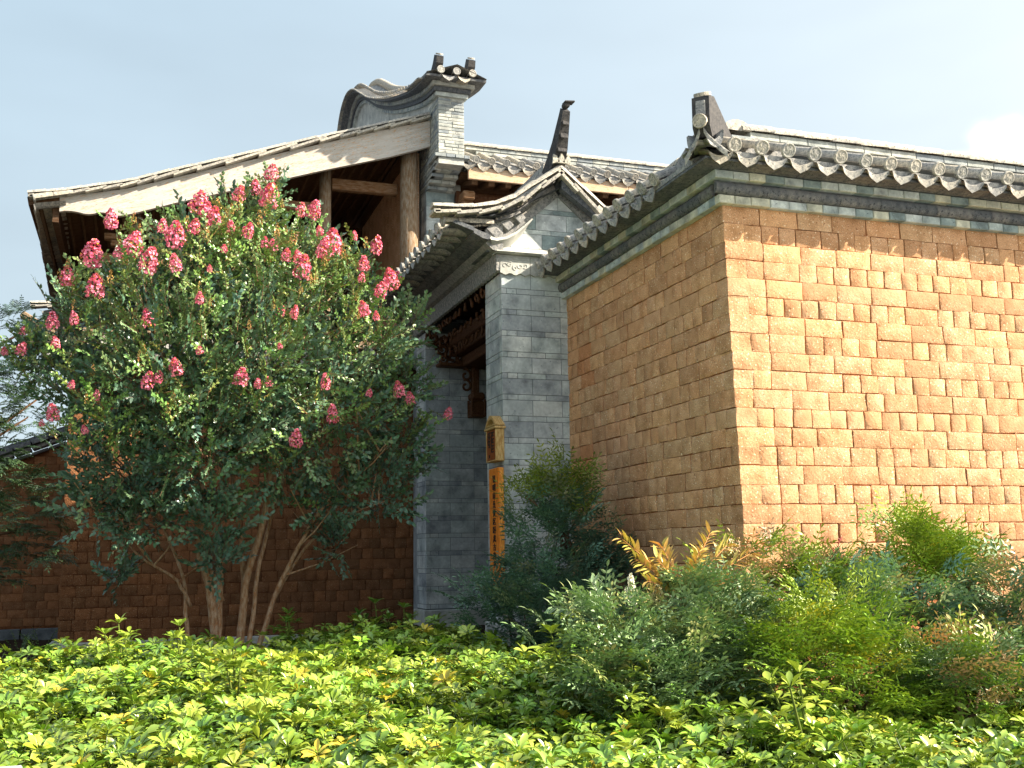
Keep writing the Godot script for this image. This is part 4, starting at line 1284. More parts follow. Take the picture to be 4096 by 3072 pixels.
	for k in 2:
		var hx := x0 - 0.05 + 0.51 * k
		m = MB.new()
		var pr := []
		for s in [[-0.16, 8.93, 0.2], [0.0, 8.99, 0.22], [0.14, 9.09, 0.18], [0.2, 9.19, 0.12]]:
			var c := Vector3(hx, s[1], zf + 0.05 + s[0])
			var ring := [c + Vector3(-0.055, -0.03, s[2] * 0.6), c + Vector3(0.055, -0.03, s[2] * 0.6), c + Vector3(0.055, 0.05, -s[2] * 0.6), c + Vector3(-0.055, 0.05, -s[2] * 0.6)]
			ring.append(ring[0])
			if pr.size(): m.loft(pr, ring)
			pr = ring
		m.fan(pr.slice(0, 4))
		var h := put(t, "cap_horn", m.done(), M.horn)
		put(h, "end_disc", disc_mesh, M.tile[2], Transform3D(Basis(Vector3(1, 0, 0), -1.1), Vector3(hx, 9.215, zf + 0.275)))
	for sgn in [-1.0, 1.0]:
		put(t, "corner_drip_tile", drip_mesh, M.tile[1], Transform3D(Basis(Vector3(0.6, 0, 0.6 * sgn), UP, Vector3(-0.7 * -sgn, 0, 0.7)), Vector3((x0 - 0.22) if sgn < 0 else (x1 + 0.22), 8.93, zf + 0.27)))
	# tiles of the side hall's roof where they meet this wall
	for k in 2:
		var e := put(t, "meeting_tile", barrel(0.5), M.tile[1], Transform3D(Basis(Vector3(0, 0, 1), UP, Vector3(-1, 0, 0)), Vector3(4.0 - 0.02 * k, 8.6, -16.2 - 0.55 * k)))
		put(e, "end_disc", disc_mesh, M.tile[2], Transform3D(Basis(), Vector3(0, 0, 0.004)))

var edge_tile: ArrayMesh
func edge_tile_mesh() -> ArrayMesh:
	if edge_tile == null:
		var m := MB.new()
		m.bbox(Transform3D(Basis(), Vector3(0, 0, -0.1)), Vector3(0.128, 0.022, 0.3), 0.004)
		m.bbox(Transform3D(Basis(Vector3(1, 0, 0), -0.45), Vector3(0.02, 0.075, -0.2)), Vector3(0.075, 0.05, 0.22), 0.01)
		edge_tile = m.done()
	return edge_tile

func curve_smooth(c: Array, t: float) -> Vector2:
	var f := clampf(t, 0.0, 1.0) * (c.size() - 1)
	var i := mini(int(f), c.size() - 2)
	var p0: Vector2 = c[maxi(i - 1, 0)]; var p3: Vector2 = c[mini(i + 2, c.size() - 1)]
	return c[i].cubic_interpolate(c[i + 1], p0, p3, f - i)

func line_normal(c: Array, i: int) -> Vector2:
	var a: Vector2 = c[maxi(i - 1, 0)]; var b: Vector2 = c[mini(i + 1, c.size() - 1)]
	var d := (b - a).normalized()
	var n := Vector2(d.y, -d.x)
	return n if n.y >= -0.2 and n.dot(Vector2(-0.5, 1)) > 0 else -n

func main_hall():
	var t := thing("main_hall", "main hall front with tiled eave over orange wooden fascia behind the gatehouse", "hall")
	var X := Vector3(1, 0, 0); var Z := Vector3(0, 0, 1)
	coping_roof(t, Vector3(4.66, 0, -15.66), X, Z, 0.0, 5.6, 7.7, 0.36, 0.34, 0.36, 0.12, 0.2475, 0.66)
	var m := MB.new()
	for s in [[4.66, 7.4], [7.41, 10.2]]:
		m = MB.new()
		m.bbox(Transform3D(), Vector3(s[1] - s[0], 0.2, 0.05), 0.006)
		put(t, "fascia_board", m.done(), M.fascia, Transform3D(Basis(), Vector3((s[0] + s[1]) * 0.5, 7.5, -15.37)))
	for i in 20:
		m = MB.new()
		m.bbox(Transform3D(), Vector3(0.1, 0.08, 0.7), 0.008)
		put(t, "rafter", m.done(), M.rafter, Transform3D(Basis(Vector3(1, 0, 0), 0.25), Vector3(4.78 + i * 0.28, 7.46, -15.75)))
	m = MB.new(true)
	m.tube([Vector3(4.6, 7.26, -15.85), Vector3(10.2, 7.26, -15.85)], [0.1, 0.1], 12)
	put(t, "purlin", m.done(), M.carved)
	for k in 3:
		m = MB.new()
		m.bbox(Transform3D(), Vector3(0.2 - 0.02 * k, 0.14, 0.42 - 0.1 * k), 0.02)
		put(t, "bracket_block", m.done(), M.beam, Transform3D(Basis(), Vector3(4.72, 7.2 - 0.13 * k, -15.72 - 0.04 * k)))
	m = MB.new()
	m.box(Transform3D(Basis(), Vector3(7.4, 5.9, -16.3)), Vector3(5.6, 3.4, 0.1))
	put(t, "wood_wall", m.done(), M.carved)
	m = MB.new()
	m.box(Transform3D(Basis(), Vector3(7.4, 7.55, -15.95)), Vector3(5.6, 0.06, 0.8))
	put(t, "eave_ceiling", m.done(), M.dark_wood)

func far_wall():
	var t := thing("far_mud_wall", "farther mud brick wall at left with sloping dark tile coping and stone base", "wall")
	var X := Vector3(1, 0, 0); var Z := Vector3(0, 0, 1)
	var fz := -22.0
	var top := func(x): return 3.3 + 0.4 * (x + 2.6)
	var m := MB.new()
	m.prism(PackedVector2Array([Vector2(-6.0, 0), Vector2(0.5, 0), Vector2(0.5, 4.6), Vector2(-6.0, 2.0)]), Transform3D(), fz - 0.5, fz - 0.014)
	put(t, "mortar", m.done(), M.dark_mud)
	adobe_face(t, Vector3(-3.3, 0, fz), X, Z, 2.7, 4.02, 24, 0.149, 0.0, M.dark_adobe, {"lens": [0.36, 0.19], "below": func(p): return p.y < top.call(p.x) - 0.02})
	for i in 5:
		m = MB.new()
		m.bbox(Transform3D(Basis(), Vector3(-3.2 + i * 0.82, 0.2, fz + 0.03)), Vector3(0.8, 0.4, 0.2), 0.012)
		put(t, "plinth_stone", m.done(), M.joint)
	var ang := atan(0.4)
	for row in 3:
		for i in 14:
			m = MB.new()
			m.bbox(Transform3D(), Vector3(0.3, 0.05 + 0.015 * row, 0.24 + 0.12 * row), 0.01)
			var x := -4.2 + i * 0.3
			put(t, "coping_tile", m.done(), M.dark_tile[0] if row % 2 == 0 else M.tile[1], Transform3D(Basis(Z, ang), Vector3(x, top.call(x) + 0.04 + 0.1 * row, fz - 0.02 + 0.04 * row)))
	m = MB.new()
	m.prism(PackedVector2Array([Vector2(-4.3, top.call(-4.3) + 0.27), Vector2(0.0, top.call(0.0) + 0.27), Vector2(0.0, top.call(0.0) + 0.36), Vector2(-4.3, top.call(-4.3) + 0.36)]), Transform3D(), fz - 0.5, fz + 0.14)
	put(t, "coping_ridge", m.done(), M.dark_tile[1])
	m = MB.new()
	m.box(Transform3D(Basis(), Vector3(-2.75, 2.85, fz + 0.003)), Vector3(0.42, 0.36, 0.02))
	put(t, "lime_patch", m.done(), M.stone)

# ---------------------------------------------------------------- plants
func dir_basis(z: Vector3, roll := 0.0) -> Basis:
	var zz := z.normalized()
	var x := UP.cross(zz)
	if x.length() < 0.05: x = Vector3.RIGHT
	x = x.normalized()
	var b := Basis(x, zz.cross(x), zz)
	return b.rotated(zz, roll)

func myrtle_sprig(leaves: int, l0: float, c0: Color, c1: Color) -> ArrayMesh:
	var m := MB.new(true)
	m.st.set_color(Color(0.16, 0.09, 0.05))
	m.tube([Vector3.ZERO, Vector3(0, 0.01, 0.12), Vector3(0, 0.0, 0.26)], [0.004, 0.003, 0.0015], 4, false)
	for i in leaves:
		var u := float(i) / leaves
		var a := (PI if i % 2 else 0.0) + rf(-0.5, 0.5) + (PI * 0.5 if (i / 2) % 2 else 0.0)
		var out := Vector3(cos(a), 0.55 + 0.3 * sin(a), 0.55 + 0.4 * u).normalized()
		var b := dir_basis(out, rf(-0.5, 0.5))
		m.leaf(Transform3D(b, Vector3(0, 0.004, 0.02 + 0.25 * u)), l0 * rf(0.7, 1.15), l0 * rf(0.5, 0.62), 3, 0.85, 0.25, 0.18, c0.lerp(c1, rf(0, 1)), c0.lerp(c1, rf(0.2, 1)))
	return m.done()

func flower_panicle(petals: int, c0: Color, c1: Color, c2: Color) -> ArrayMesh:
	# a loose cone of crinkled blossoms, base at the origin, pointing along +y, about one unit tall
	var m := MB.new(true)
	m.st.set_color(Color(0.2, 0.14, 0.05))
	m.tube([Vector3(0, -0.6, 0), Vector3(0.02, 0.3, 0), Vector3(0, 0.9, 0)], [0.03, 0.025, 0.012], 4, false)
	for i in petals:
		var h := rf(-0.75, 1.0)
		var rr := 0.72 * sqrt(maxf(0.05, 1.0 - pow(absf(h + 0.12) / 1.15, 1.7))) * (1.0 - 0.35 * maxf(h, 0.0))
		var a := rf(0, TAU)
		var p := Vector3(cos(a) * rr * rf(0.62, 1.08), h, sin(a) * rr * rf(0.62, 1.08))
		var nrm := (p * Vector3(1, 0.5, 1) + Vector3(rf(-0.4, 0.4), rf(-0.2, 0.6), rf(-0.4, 0.4))).normalized()
		var b := dir_basis(nrm, rf(0, TAU))
		var kind := rng.randf()
		var c := c0.lerp(c1, rf(0, 1)) if kind < 0.86 else c2
		var s := rf(0.075, 0.14) if kind < 0.86 else rf(0.05, 0.08)
		m.st.set_color(c)
		var ring := []
		for k in 7:
			var an := TAU * k / 6.0
			ring.append(p + b * Vector3(cos(an) * s, sin(an) * s, rf(-0.05, 0.07)))
		ring[6] = ring[0]
		var mid := p + b * Vector3(0, 0, -0.05)
		for k in 6: m.tri(mid, ring[k], ring[k + 1])
	return m.done()

const FLOWERS := "1.20 5.65 -11.15 0.09;1.03 5.47 -11.15 0.07;1.15 5.28 -10.84 0.12;0.84 5.26 -10.79 0.08;0.45 5.08 -10.64 0.11;0.58 4.89 -10.47 0.09;-0.37 4.92 -10.92 0.08;0.11 4.76 -10.47 0.06;0.23 4.65 -10.36 0.11;0.40 4.76 -10.40 0.07;0.51 4.98 -10.55 0.08;0.74 4.79 -10.39 0.05;0.90 4.75 -10.36 0.07;1.46 5.14 -10.76 0.06;1.61 5.19 -10.88 0.09;-0.51 4.47 -10.61 0.12;-0.15 4.54 -10.43 0.11;-0.27 4.47 -10.45 0.06;0.00 4.35 -10.27 0.10;0.23 4.33 -10.20 0.07;1.63 4.88 -10.60 0.05;1.76 4.76 -10.57 0.12;1.66 4.65 -10.46 0.09;2.04 4.95 -10.88 0.04;2.33 4.94 -11.15 0.08;2.09 4.58 -10.63 0.07;1.42 4.39 -10.26 0.10;1.38 4.51 -10.31 0.06;1.26 4.51 -10.28 0.06;1.14 4.61 -10.31 0.05;1.06 4.63 -10.31 0.05;0.67 4.52 -10.24 0.04;0.54 4.29 -10.14 0.03;0.45 3.97 -10.03 0.05;-0.46 4.10 -10.37 0.10;-0.72 4.25 -10.66 0.08;2.05 4.40 -10.51 0.05;2.42 4.48 -10.82 0.10;2.26 4.30 -10.59 0.08;2.57 4.61 -11.15 0.05;-0.82 3.79 -10.53 0.07;-0.63 3.79 -10.37 0.05;-1.11 3.78 -10.99 0.04;-1.11 3.59 -10.92 0.06;-1.28 3.60 -11.15 0.04;-0.78 3.57 -10.44 0.05;0.01 3.76 -10.05 0.07;1.19 3.89 -10.04 0.05;1.32 3.90 -10.07 0.05;2.04 4.04 -10.36 0.07;2.18 3.99 -10.42 0.04;0.46 3.47 -9.93 0.04;0.26 3.30 -9.94 0.07;0.03 3.18 -9.98 0.07;0.12 3.21 -9.96 0.05;0.83 3.23 -9.91 0.08;0.98 3.18 -9.92 0.04;1.08 3.20 -9.93 0.04;1.62 3.24 -10.06 0.06;1.18 3.55 -9.97 0.03;-0.62 3.17 -10.29 0.04;-0.40 3.06 -10.16 0.04;-0.77 2.93 -10.44 0.07;-0.87 2.85 -10.58 0.03;-0.49 2.76 -10.26 0.04;1.35 2.69 -10.03 0.07;1.70 2.94 -10.11 0.07;2.43 3.26 -10.49 0.07;2.58 3.19 -10.62 0.06;2.08 3.18 -10.26 0.04;3.13 3.12 -11.15 0.06"
const BUDS := "1.10 5.08 -10.63 0.07;0.62 5.02 -10.57 0.07;0.51 4.71 -10.35 0.06;-0.10 4.71 -10.52 0.05;-0.21 4.39 -10.37 0.05;-0.80 4.26 -10.75 0.06;0.70 4.90 -10.47 0.06;1.02 4.94 -10.50 0.06;1.19 4.79 -10.42 0.06;1.65 4.53 -10.39 0.06;2.18 4.91 -10.96 0.05;1.86 4.67 -10.55 0.06;1.49 4.29 -10.24 0.05;0.45 4.09 -10.07 0.04;-0.44 3.29 -10.18 0.04;-0.05 3.41 -10.02 0.04;0.20 2.94 -9.95 0.04;0.90 3.74 -9.97 0.04;-0.64 3.93 -10.42 0.04;-0.33 4.19 -10.33 0.05;1.97 4.17 -10.37 0.04;1.27 5.19 -10.77 0.04"
const CLUMPS := "0.74 4.49 -11.40 0.69;1.40 4.56 -11.31 0.64;0.05 4.27 -11.31 0.59;-0.47 3.97 -11.40 0.54;1.91 4.36 -11.40 0.54;2.24 3.78 -11.22 0.49;1.06 3.58 -10.68 0.88;0.28 3.45 -10.68 0.93;-0.42 3.17 -11.13 0.54;1.75 3.12 -10.95 0.73;2.61 2.80 -11.31 0.34;-0.12 2.55 -10.95 0.58;0.56 2.74 -10.68 0.64;1.29 2.59 -10.95 0.44;-0.4 2.1 -11.13 0.27;0.08 2.05 -11.04 0.39;2.39 2.34 -11.22 0.39;1.84 2.19 -11.13 0.27;0.72 1.95 -10.86 0.27;0.87 5.10 -11.40 0.39;1.21 5.45 -11.40 0.17;0.35 4.86 -11.40 0.29;-0.88 3.52 -11.40 0.29;-1.10 3.63 -11.40 0.15;1.93 1.72 -11.22 0.16;-0.19 1.41 -11.22 0.10;2.66 3.45 -11.31 0.29;0.73 1.57 -10.86 0.17;2.74 4.15 -11.40 0.20"
const STEMS := ["0.77 0.79 -11.45;0.70 1.32 -11.37;0.58 1.69 -11.29;0.61 2.10 -11.21;0.52 2.65 -11.13;0.30 3.23 -11.05;0.06 3.91 -10.97",
"0.79 0.81 -11.45;0.80 1.50 -11.50;0.76 2.21 -11.55;0.98 3.09 -11.59;1.15 4.11 -11.64",
"1.02 0.87 -11.45;1.06 1.45 -11.37;1.19 1.91 -11.29;1.28 2.57 -11.21;1.49 3.53 -11.13;1.66 4.41 -11.05",
"1.13 0.94 -11.45;1.19 1.54 -11.50;1.37 2.21 -11.55;1.56 2.80 -11.59;1.86 3.63 -11.64",
"1.25 0.89 -11.45;1.37 1.30 -11.37;1.54 1.67 -11.29;1.81 2.14 -11.21;2.18 2.48 -11.13;2.50 2.86 -11.05",
"0.50 0.87 -11.45;0.46 1.37 -11.50;0.32 1.74 -11.55;0.03 2.30 -11.59;-0.39 2.82 -11.64",
"0.52 1.14 -11.45;0.37 1.42 -11.37;0.10 1.58 -11.29;-0.12 1.79 -11.21;-0.43 2.18 -11.13",
"0.83 1.18 -11.45;0.58 1.88 -11.50;0.43 2.59 -11.55;0.50 3.32 -11.59;0.71 4.39 -11.64",
"1.33 1.16 -11.45;1.65 1.72 -11.37;2.11 2.05 -11.29;2.49 2.19 -11.21",
"1.06 1.17 -11.45;1.00 1.87 -11.50;0.89 2.59 -11.55;0.87 3.58 -11.59;1.13 5.04 -11.64"]

func crape_myrtle():
	var at := Vector3(0.9, 0.35, -11.45)
	var t := thing("crape_myrtle", "crape myrtle tree full of bright pink flower heads before the timber hall", "tree", at)
	var girth := [0.075, 0.07, 0.062, 0.04, 0.045, 0.035, 0.025, 0.035, 0.025, 0.04]
	var tips := []
	for i in STEMS.size():
		var p := vecs(STEMS[i])
		if p[0].y < 1.0: p.push_front(Vector3(lerpf(p[0].x, 0.9, 0.55), 0.3, -11.45))
		var c := Curve3D.new()
		for k in p.size():
			var tan: Vector3 = (p[mini(k + 1, p.size() - 1)] - p[maxi(k - 1, 0)]) * 0.16
			c.add_point(p[k], -tan, tan)
		var pts := []; var rad := []
		var n := p.size() * 4
		for k in n + 1:
			var q := c.sample_baked(c.get_baked_length() * k / n) - at
			pts.append(q + Vector3(rf(-0.008, 0.008), 0, rf(-0.008, 0.008)))
			rad.append(girth[i] * 0.72 * lerpf(1.1, 0.22, float(k) / n))
		var m := MB.new(true)
		m.tube(pts, rad, 8)
		var trunk := put(t, "trunk", m.done(), M.bark)
		for k in 9:      # side branches
			var b0: Vector3 = pts[int(n * rf(0.4, 0.98))]
			var d := Vector3(rf(-1, 1), rf(0.2, 1.2), rf(-0.8, 1)).normalized() * rf(0.4, 0.9)
			m = MB.new(true)
			m.tube([b0, b0 + d * 0.5 + Vector3(0, -0.03, 0), b0 + d], [0.013, 0.009, 0.004], 5, false)
			put(trunk, "branch", m.done(), M.bark)
	# foliage clumps
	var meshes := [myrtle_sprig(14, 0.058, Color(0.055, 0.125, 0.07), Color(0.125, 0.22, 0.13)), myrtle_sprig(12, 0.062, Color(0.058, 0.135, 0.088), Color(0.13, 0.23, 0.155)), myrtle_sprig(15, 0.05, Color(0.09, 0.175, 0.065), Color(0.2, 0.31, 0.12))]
	var xfs := [[], [], []]; var cols := [[], [], []]
	for v in read_rows(CLUMPS):
		var c := Vector3(v[0], v[1], v[2]) - at
		var r: float = v[3]
		var count := int(660.0 * pow(r, 1.85)) + 14
		for i in count:
			var d := Vector3(rng.randfn(), rng.randfn(), rng.randfn()).normalized()
			var rr := r * pow(rng.randf(), 0.42) * rf(0.72, 1.03)
			var q := c + Vector3(d.x * rr, d.y * rr, d.z * rr * 0.95)
			var out := (d * 0.8 + Vector3(rf(-0.5, 0.5), rf(0.0, 1.0), rf(-0.3, 0.7))).normalized()
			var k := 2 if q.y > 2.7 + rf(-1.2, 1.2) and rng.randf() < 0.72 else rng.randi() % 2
			xfs[k].append(Transform3D(dir_basis(out, rf(0, TAU)).scaled(Vector3.ONE * rf(0.75, 1.2)), q))
			var g := rf(0.7, 1.25)
			cols[k].append(Color(g * rf(0.9, 1.15), g, g * rf(0.85, 1.2)))
	var heads := read_rows(FLOWERS)
	var buds := read_rows(BUDS)
	for i in 26:
		var b: PackedFloat64Array = buds[i % 22]
		buds.append(PackedFloat64Array([b[0] + rf(-0.3, 0.3), b[1] + rf(-0.35, 0.2), b[2] + rf(-0.1, 0.12), b[3] * rf(0.6, 1.0)]))
	for v in heads + buds:      # leafy shoots that carry the flower heads
		var p := Vector3(v[0], v[1], v[2]) - at
		var back := Vector3(0.9, 3.2, -11.45) - at
		var d := (back - p).normalized() + Vector3(0, -0.9, 0)
		for i in 7:
			var q: Vector3 = p + d.normalized() * (v[3] * 0.9 + 0.07 * i) + Vector3(rf(-0.03, 0.03), 0, rf(-0.03, 0.03))
			xfs[2].append(Transform3D(dir_basis(Vector3(rf(-1, 1), rf(0.1, 1.0), rf(-0.6, 1.0)), rf(0, TAU)).scaled(Vector3.ONE * rf(0.6, 0.95)), q))
			cols[2].append(Color(rf(1.0, 1.5), rf(1.0, 1.4), rf(0.7, 1.0)))
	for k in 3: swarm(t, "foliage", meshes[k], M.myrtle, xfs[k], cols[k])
	var fm := []
	for k in 6: fm.append(flower_panicle(210, Color(0.72, 0.1, 0.22), Color(0.9, 0.36, 0.46), Color(0.75, 0.38, 0.08)))
	var bm := []
	for k in 3: bm.append(flower_panicle(60, Color(0.36, 0.24, 0.07), Color(0.5, 0.32, 0.12), Color(0.62, 0.14, 0.14)))
	for v in heads:
		var s: float = v[3] * 1.2
		var lean := Vector3(rf(-0.35, 0.35), 1.0, rf(-0.1, 0.35)).normalized()
		var x := lean.cross(Vector3(0, 0, 1)).normalized()
		put(t, "flower_head", pick(fm), M.petal, Transform3D(Basis(x, lean, x.cross(lean)).rotated(lean, rf(0, TAU)).scaled(Vector3(s, s * rf(0.95, 1.25), s)), Vector3(v[0], v[1], v[2]) - at))
	for v in buds:
		var s: float = v[3]
		put(t, "bud_head", pick(bm), M.petal, Transform3D(Basis(UP, rf(0, TAU)).scaled(Vector3(s * 0.8, s * 1.5, s * 0.8)), Vector3(v[0], v[1], v[2]) - at))

func whorl(n: int, l: float, c0: Color, c1: Color, lift: float) -> ArrayMesh:
	# a fan of glossy spoon-shaped leaflets round the top of a stalk
	var m := MB.new(true)
	m.st.set_color(Color(0.1, 0.15, 0.03))
	m.tube([Vector3(0, -0.16, 0), Vector3(0, -0.01, 0)], [0.004, 0.003], 4, false)
	for i in n:
		var a := TAU * i / n + rf(-0.25, 0.25)
		var e := lift + rf(-0.25, 0.3)
		var d := Vector3(cos(a) * cos(e), sin(e), sin(a) * cos(e))
		var c := c0.lerp(c1, rf(0, 1))
		m.leaf(Transform3D(dir_basis(d, rf(-0.35, 0.35)), d * 0.012), l * rf(0.78, 1.12), l * rf(0.34, 0.42), 5, 1.55, rf(0.1, 0.55), rf(0.2, 0.5), c * 0.92, c * 1.06)
	return m.done()

func hedge_top(x: float, z: float) -> float:
	return 0.5 + 0.055 * (-z - 3.6) + 0.07 * sin(x * 2.3 + z * 1.1) * cos(z * 1.9 - x * 0.7) + 0.04 * sin(x * 5.1) * sin(z * 4.3)

func hedge_back(x: float) -> float:      # the far edge of the hedge
	if x < 0.2: return -9.7
	if x < 2.1: return lerpf(-9.7, -10.5, (x - 0.2) / 1.9)
	if x < 3.5: return lerpf(-10.5, -6.3, smoothstep(2.8, 3.5, x))
	return -6.35 + 0.15 * sin(x * 3.0)

func hedge():
	var t := thing("hedge", "low clipped hedge of glossy yellow green umbrella leaves along the foreground", "hedge")
	t.set_meta("kind", "stuff")
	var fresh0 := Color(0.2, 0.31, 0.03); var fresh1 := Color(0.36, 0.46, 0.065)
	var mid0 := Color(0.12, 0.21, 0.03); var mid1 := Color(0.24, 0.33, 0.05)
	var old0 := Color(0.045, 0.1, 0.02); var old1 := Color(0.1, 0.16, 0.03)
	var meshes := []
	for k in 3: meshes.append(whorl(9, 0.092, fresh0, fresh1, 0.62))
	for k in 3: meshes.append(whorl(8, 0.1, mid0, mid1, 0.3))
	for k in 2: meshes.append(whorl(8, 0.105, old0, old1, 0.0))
	var xfs := []; var cols := []
	for k in 8: xfs.append([]); cols.append([])
	var step := 0.064
	var x := -3.2
	while x < 6.6:
		var z := -3.7
		while z > hedge_back(x):
			var top := hedge_top(x, z)
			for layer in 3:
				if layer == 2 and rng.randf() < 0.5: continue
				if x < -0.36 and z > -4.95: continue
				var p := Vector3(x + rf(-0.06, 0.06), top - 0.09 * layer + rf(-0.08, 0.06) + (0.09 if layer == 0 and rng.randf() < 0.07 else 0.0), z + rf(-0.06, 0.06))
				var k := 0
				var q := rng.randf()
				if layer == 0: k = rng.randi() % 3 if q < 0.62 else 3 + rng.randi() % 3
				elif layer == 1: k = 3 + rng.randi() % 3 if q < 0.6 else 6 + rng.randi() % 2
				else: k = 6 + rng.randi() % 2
				var tilt := Vector3(rf(-0.5, 0.5), 1.0, rf(-0.5, 0.5)).normalized()
				var bx := tilt.cross(Vector3(0, 0, 1)).normalized()
				xfs[k].append(Transform3D(Basis(bx, tilt, bx.cross(tilt)).rotated(tilt, rf(0, TAU)).scaled(Vector3.ONE * rf(0.6, 1.1)), p))
				var g := rf(0.62, 1.22)
				cols[k].append(Color(g * rf(0.72, 1.15), g, g * rf(0.7, 1.3)) if rng.randf() > 0.03 else Color(1.9, 1.1, 0.9))
			z -= step
		x += step
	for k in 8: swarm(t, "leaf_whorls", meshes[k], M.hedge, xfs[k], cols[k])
	# bare stalks and the shaded inside
	var m := MB.new(true)
	m.st.set_color(Color(0.07, 0.055, 0.03))
	m.tube([Vector3(0, 0, 0), Vector3(0.02, 0.3, 0.01), Vector3(0, 0.55, 0)], [0.012, 0.009, 0.005], 5, false)
	var sx := []
	for i in 1500:
		var px := rf(-3.2, 6.6); var pz := rf(hedge_back(px), -3.7)
		sx.append(Transform3D(Basis(UP, rf(0, TAU)).rotated(Vector3(1, 0, 0), rf(-0.25, 0.25)), Vector3(px, hedge_top(px, pz) - 0.62, pz)))
	swarm(t, "stalks", m.done(), M.twig, sx)

func tall_shoot(at: Vector3, tip: Vector3, heads: int, label: String, yellow: float):
	# a few leafy shoots that stand above the hedge: each leaf a part
	var t := thing("umbrella_plant_shoot", label, "plant", at, "")
	var lead := tip - at
	for b in 3:
		var top := lead + Vector3(rf(-0.17, 0.17), -rf(0.05, 0.16), rf(-0.14, 0.14)) * (0.0 if b == 0 else 1.0)
		var m := MB.new(true)
		m.st.set_color(Color(0.1, 0.13, 0.03))
		m.tube([Vector3.ZERO, top * 0.5 + Vector3(0.02, 0, 0), top], [0.012, 0.009, 0.005], 6)
		put(t, "stem", m.done(), M.twig)
		for h in mini(heads, 4):
			var c := top + Vector3(rf(-0.1, 0.1), -0.055 * h - 0.02, rf(-0.1, 0.1)) * (0.0 if h == 0 else 1.0)
			var n := 8
			for i in n:
				var a := TAU * i / n + rf(-0.25, 0.25)
				var e := (0.85 if h == 0 else 0.4) + rf(-0.35, 0.35)
				var d := Vector3(cos(a) * cos(e), sin(e), sin(a) * cos(e))
				var col := Color(0.09, 0.19, 0.03).lerp(Color(0.34, 0.42, 0.05), clampf(yellow + rf(-0.45, 0.25), 0, 1))
				m = MB.new(true)
				m.leaf(Transform3D(dir_basis(d, rf(-0.3, 0.3)), Vector3.ZERO), rf(0.075, 0.115), rf(0.034, 0.046), 5, 1.45, rf(0.1, 0.5), 0.25, col * 0.92, col * 1.05)
				put(t, "leaf", m.done(), M.hedge, Transform3D(Basis(), c + d * 0.01))

func frond(pairs: int, l: float, leaf_l: float, leaf_w: float, c0: Color, c1: Color, droop: float, side_fronds: int) -> ArrayMesh:
	# a feathery compound leaf: a stalk with pairs of pointed leaflets, side stalks near the base
	var m := MB.new(true)
	var stalk := func(o: Vector3, d: Vector3, len: float, pr: int, sc: float):
		var prev := o
		for i in pr + 1:
			var u := float(i + 1) / (pr + 1)
			var p := o + d * len * u + Vector3(0, -droop * len * u * u, 0)
			m.st.set_color(c0 * 0.9)
			m.tube([prev, p], [0.0028 * sc, 0.002 * sc], 3, false)
			var dd := (p - prev).normalized()
			var sd := dd.cross(UP).normalized()
			var c := c0.lerp(c1, rf(0, 1))
			if i == pr:
				m.leaf(Transform3D(dir_basis(dd), p), leaf_l * sc, leaf_w * sc, 3, 0.8, 0.2, 0.2, c, c)
			else:
				for s in [-1.0, 1.0]:
					var ld: Vector3 = (sd * s + dd * 0.75 + Vector3(0, rf(-0.1, 0.35), 0)).normalized()
					m.leaf(Transform3D(dir_basis(ld, rf(-0.5, 0.5)), p), leaf_l * sc * rf(0.8, 1.1), leaf_w * sc, 3, 0.8, 0.25, 0.2, c, c.lerp(c1, 0.4))
			prev = p
	stalk.call(Vector3.ZERO, Vector3(0, 0.35, 1).normalized(), l, pairs, 1.0)
	for k in side_fronds:
		for s in [-1.0, 1.0]:
			var u := 0.25 + 0.22 * k
			stalk.call(Vector3(0, 0.35, 1).normalized() * l * u + Vector3(0, -droop * l * u * u, 0), Vector3(s * 0.85, 0.3, 0.6).normalized(), l * (0.5 - 0.1 * k), maxi(2, pairs - 2 - k), 0.9)
	return m.done()

# at: foot; blobs: rows of x y z rx ry rz relative to the foot
func nandina(called: String, label: String, at: Vector3, blobs: Array, fronds: Array, per: float, tint: Array, upright: float, group := ""):
	var t := thing(called, label, "shrub", at, group)
	var xfs := []; var cols := []
	for k in fronds.size(): xfs.append([]); cols.append([])
	for b in blobs:
		for i in int(per * 1.2 * b[3] * (b[4] + b[5])):
			var d := Vector3(rng.randfn(), rng.randfn() + 0.4, rng.randfn() + 0.25).normalized()
			var rr := pow(rng.randf(), 0.4) * rf(0.75, 1.22)
			var q := Vector3(b[0] + d.x * b[3] * rr, b[1] + d.y * b[4] * rr, b[2] + d.z * b[5] * rr)
			var out := Vector3(d.x + rf(-0.4, 0.4), upright + rf(-0.2, 0.5) + d.y * 0.4, d.z + rf(-0.3, 0.5)).normalized()
			var k := rng.randi() % fronds.size()
			xfs[k].append(Transform3D(dir_basis(out, rf(-0.5, 0.5)).scaled(Vector3.ONE * rf(0.7, 1.15)), q))
			var g := rf(0.75, 1.25)
			var tc: Color = tint[0].lerp(tint[1], rng.randf())
			if d.y > 0.35 and rng.randf() < 0.22: tc = Color(tc.r * rf(1.3, 2.0), tc.g * 1.15, tc.b * 0.9)      # fresh reddish tips
			cols[k].append(Color(tc.r * g, tc.g * g, tc.b * g))
	for k in fronds.size(): swarm(t, "foliage", fronds[k], M.bamboo, xfs[k], cols[k])
	for i in 7:
		var b: Array = blobs[i % blobs.size()]
		var m := MB.new(true)
		m.st.set_color(Color(0.12, 0.08, 0.05))
		m.tube([Vector3(rf(-0.12, 0.12), 0, rf(-0.1, 0.1)), Vector3(b[0] * 0.5 + rf(-0.1, 0.1), b[1] * 0.5, b[2] * 0.5), Vector3(b[0] + rf(-0.2, 0.2), b[1] + b[4] * 0.5, b[2] + rf(-0.1, 0.1))], [0.014, 0.011, 0.005], 5)
		put(t, "stem", m.done(), M.twig)

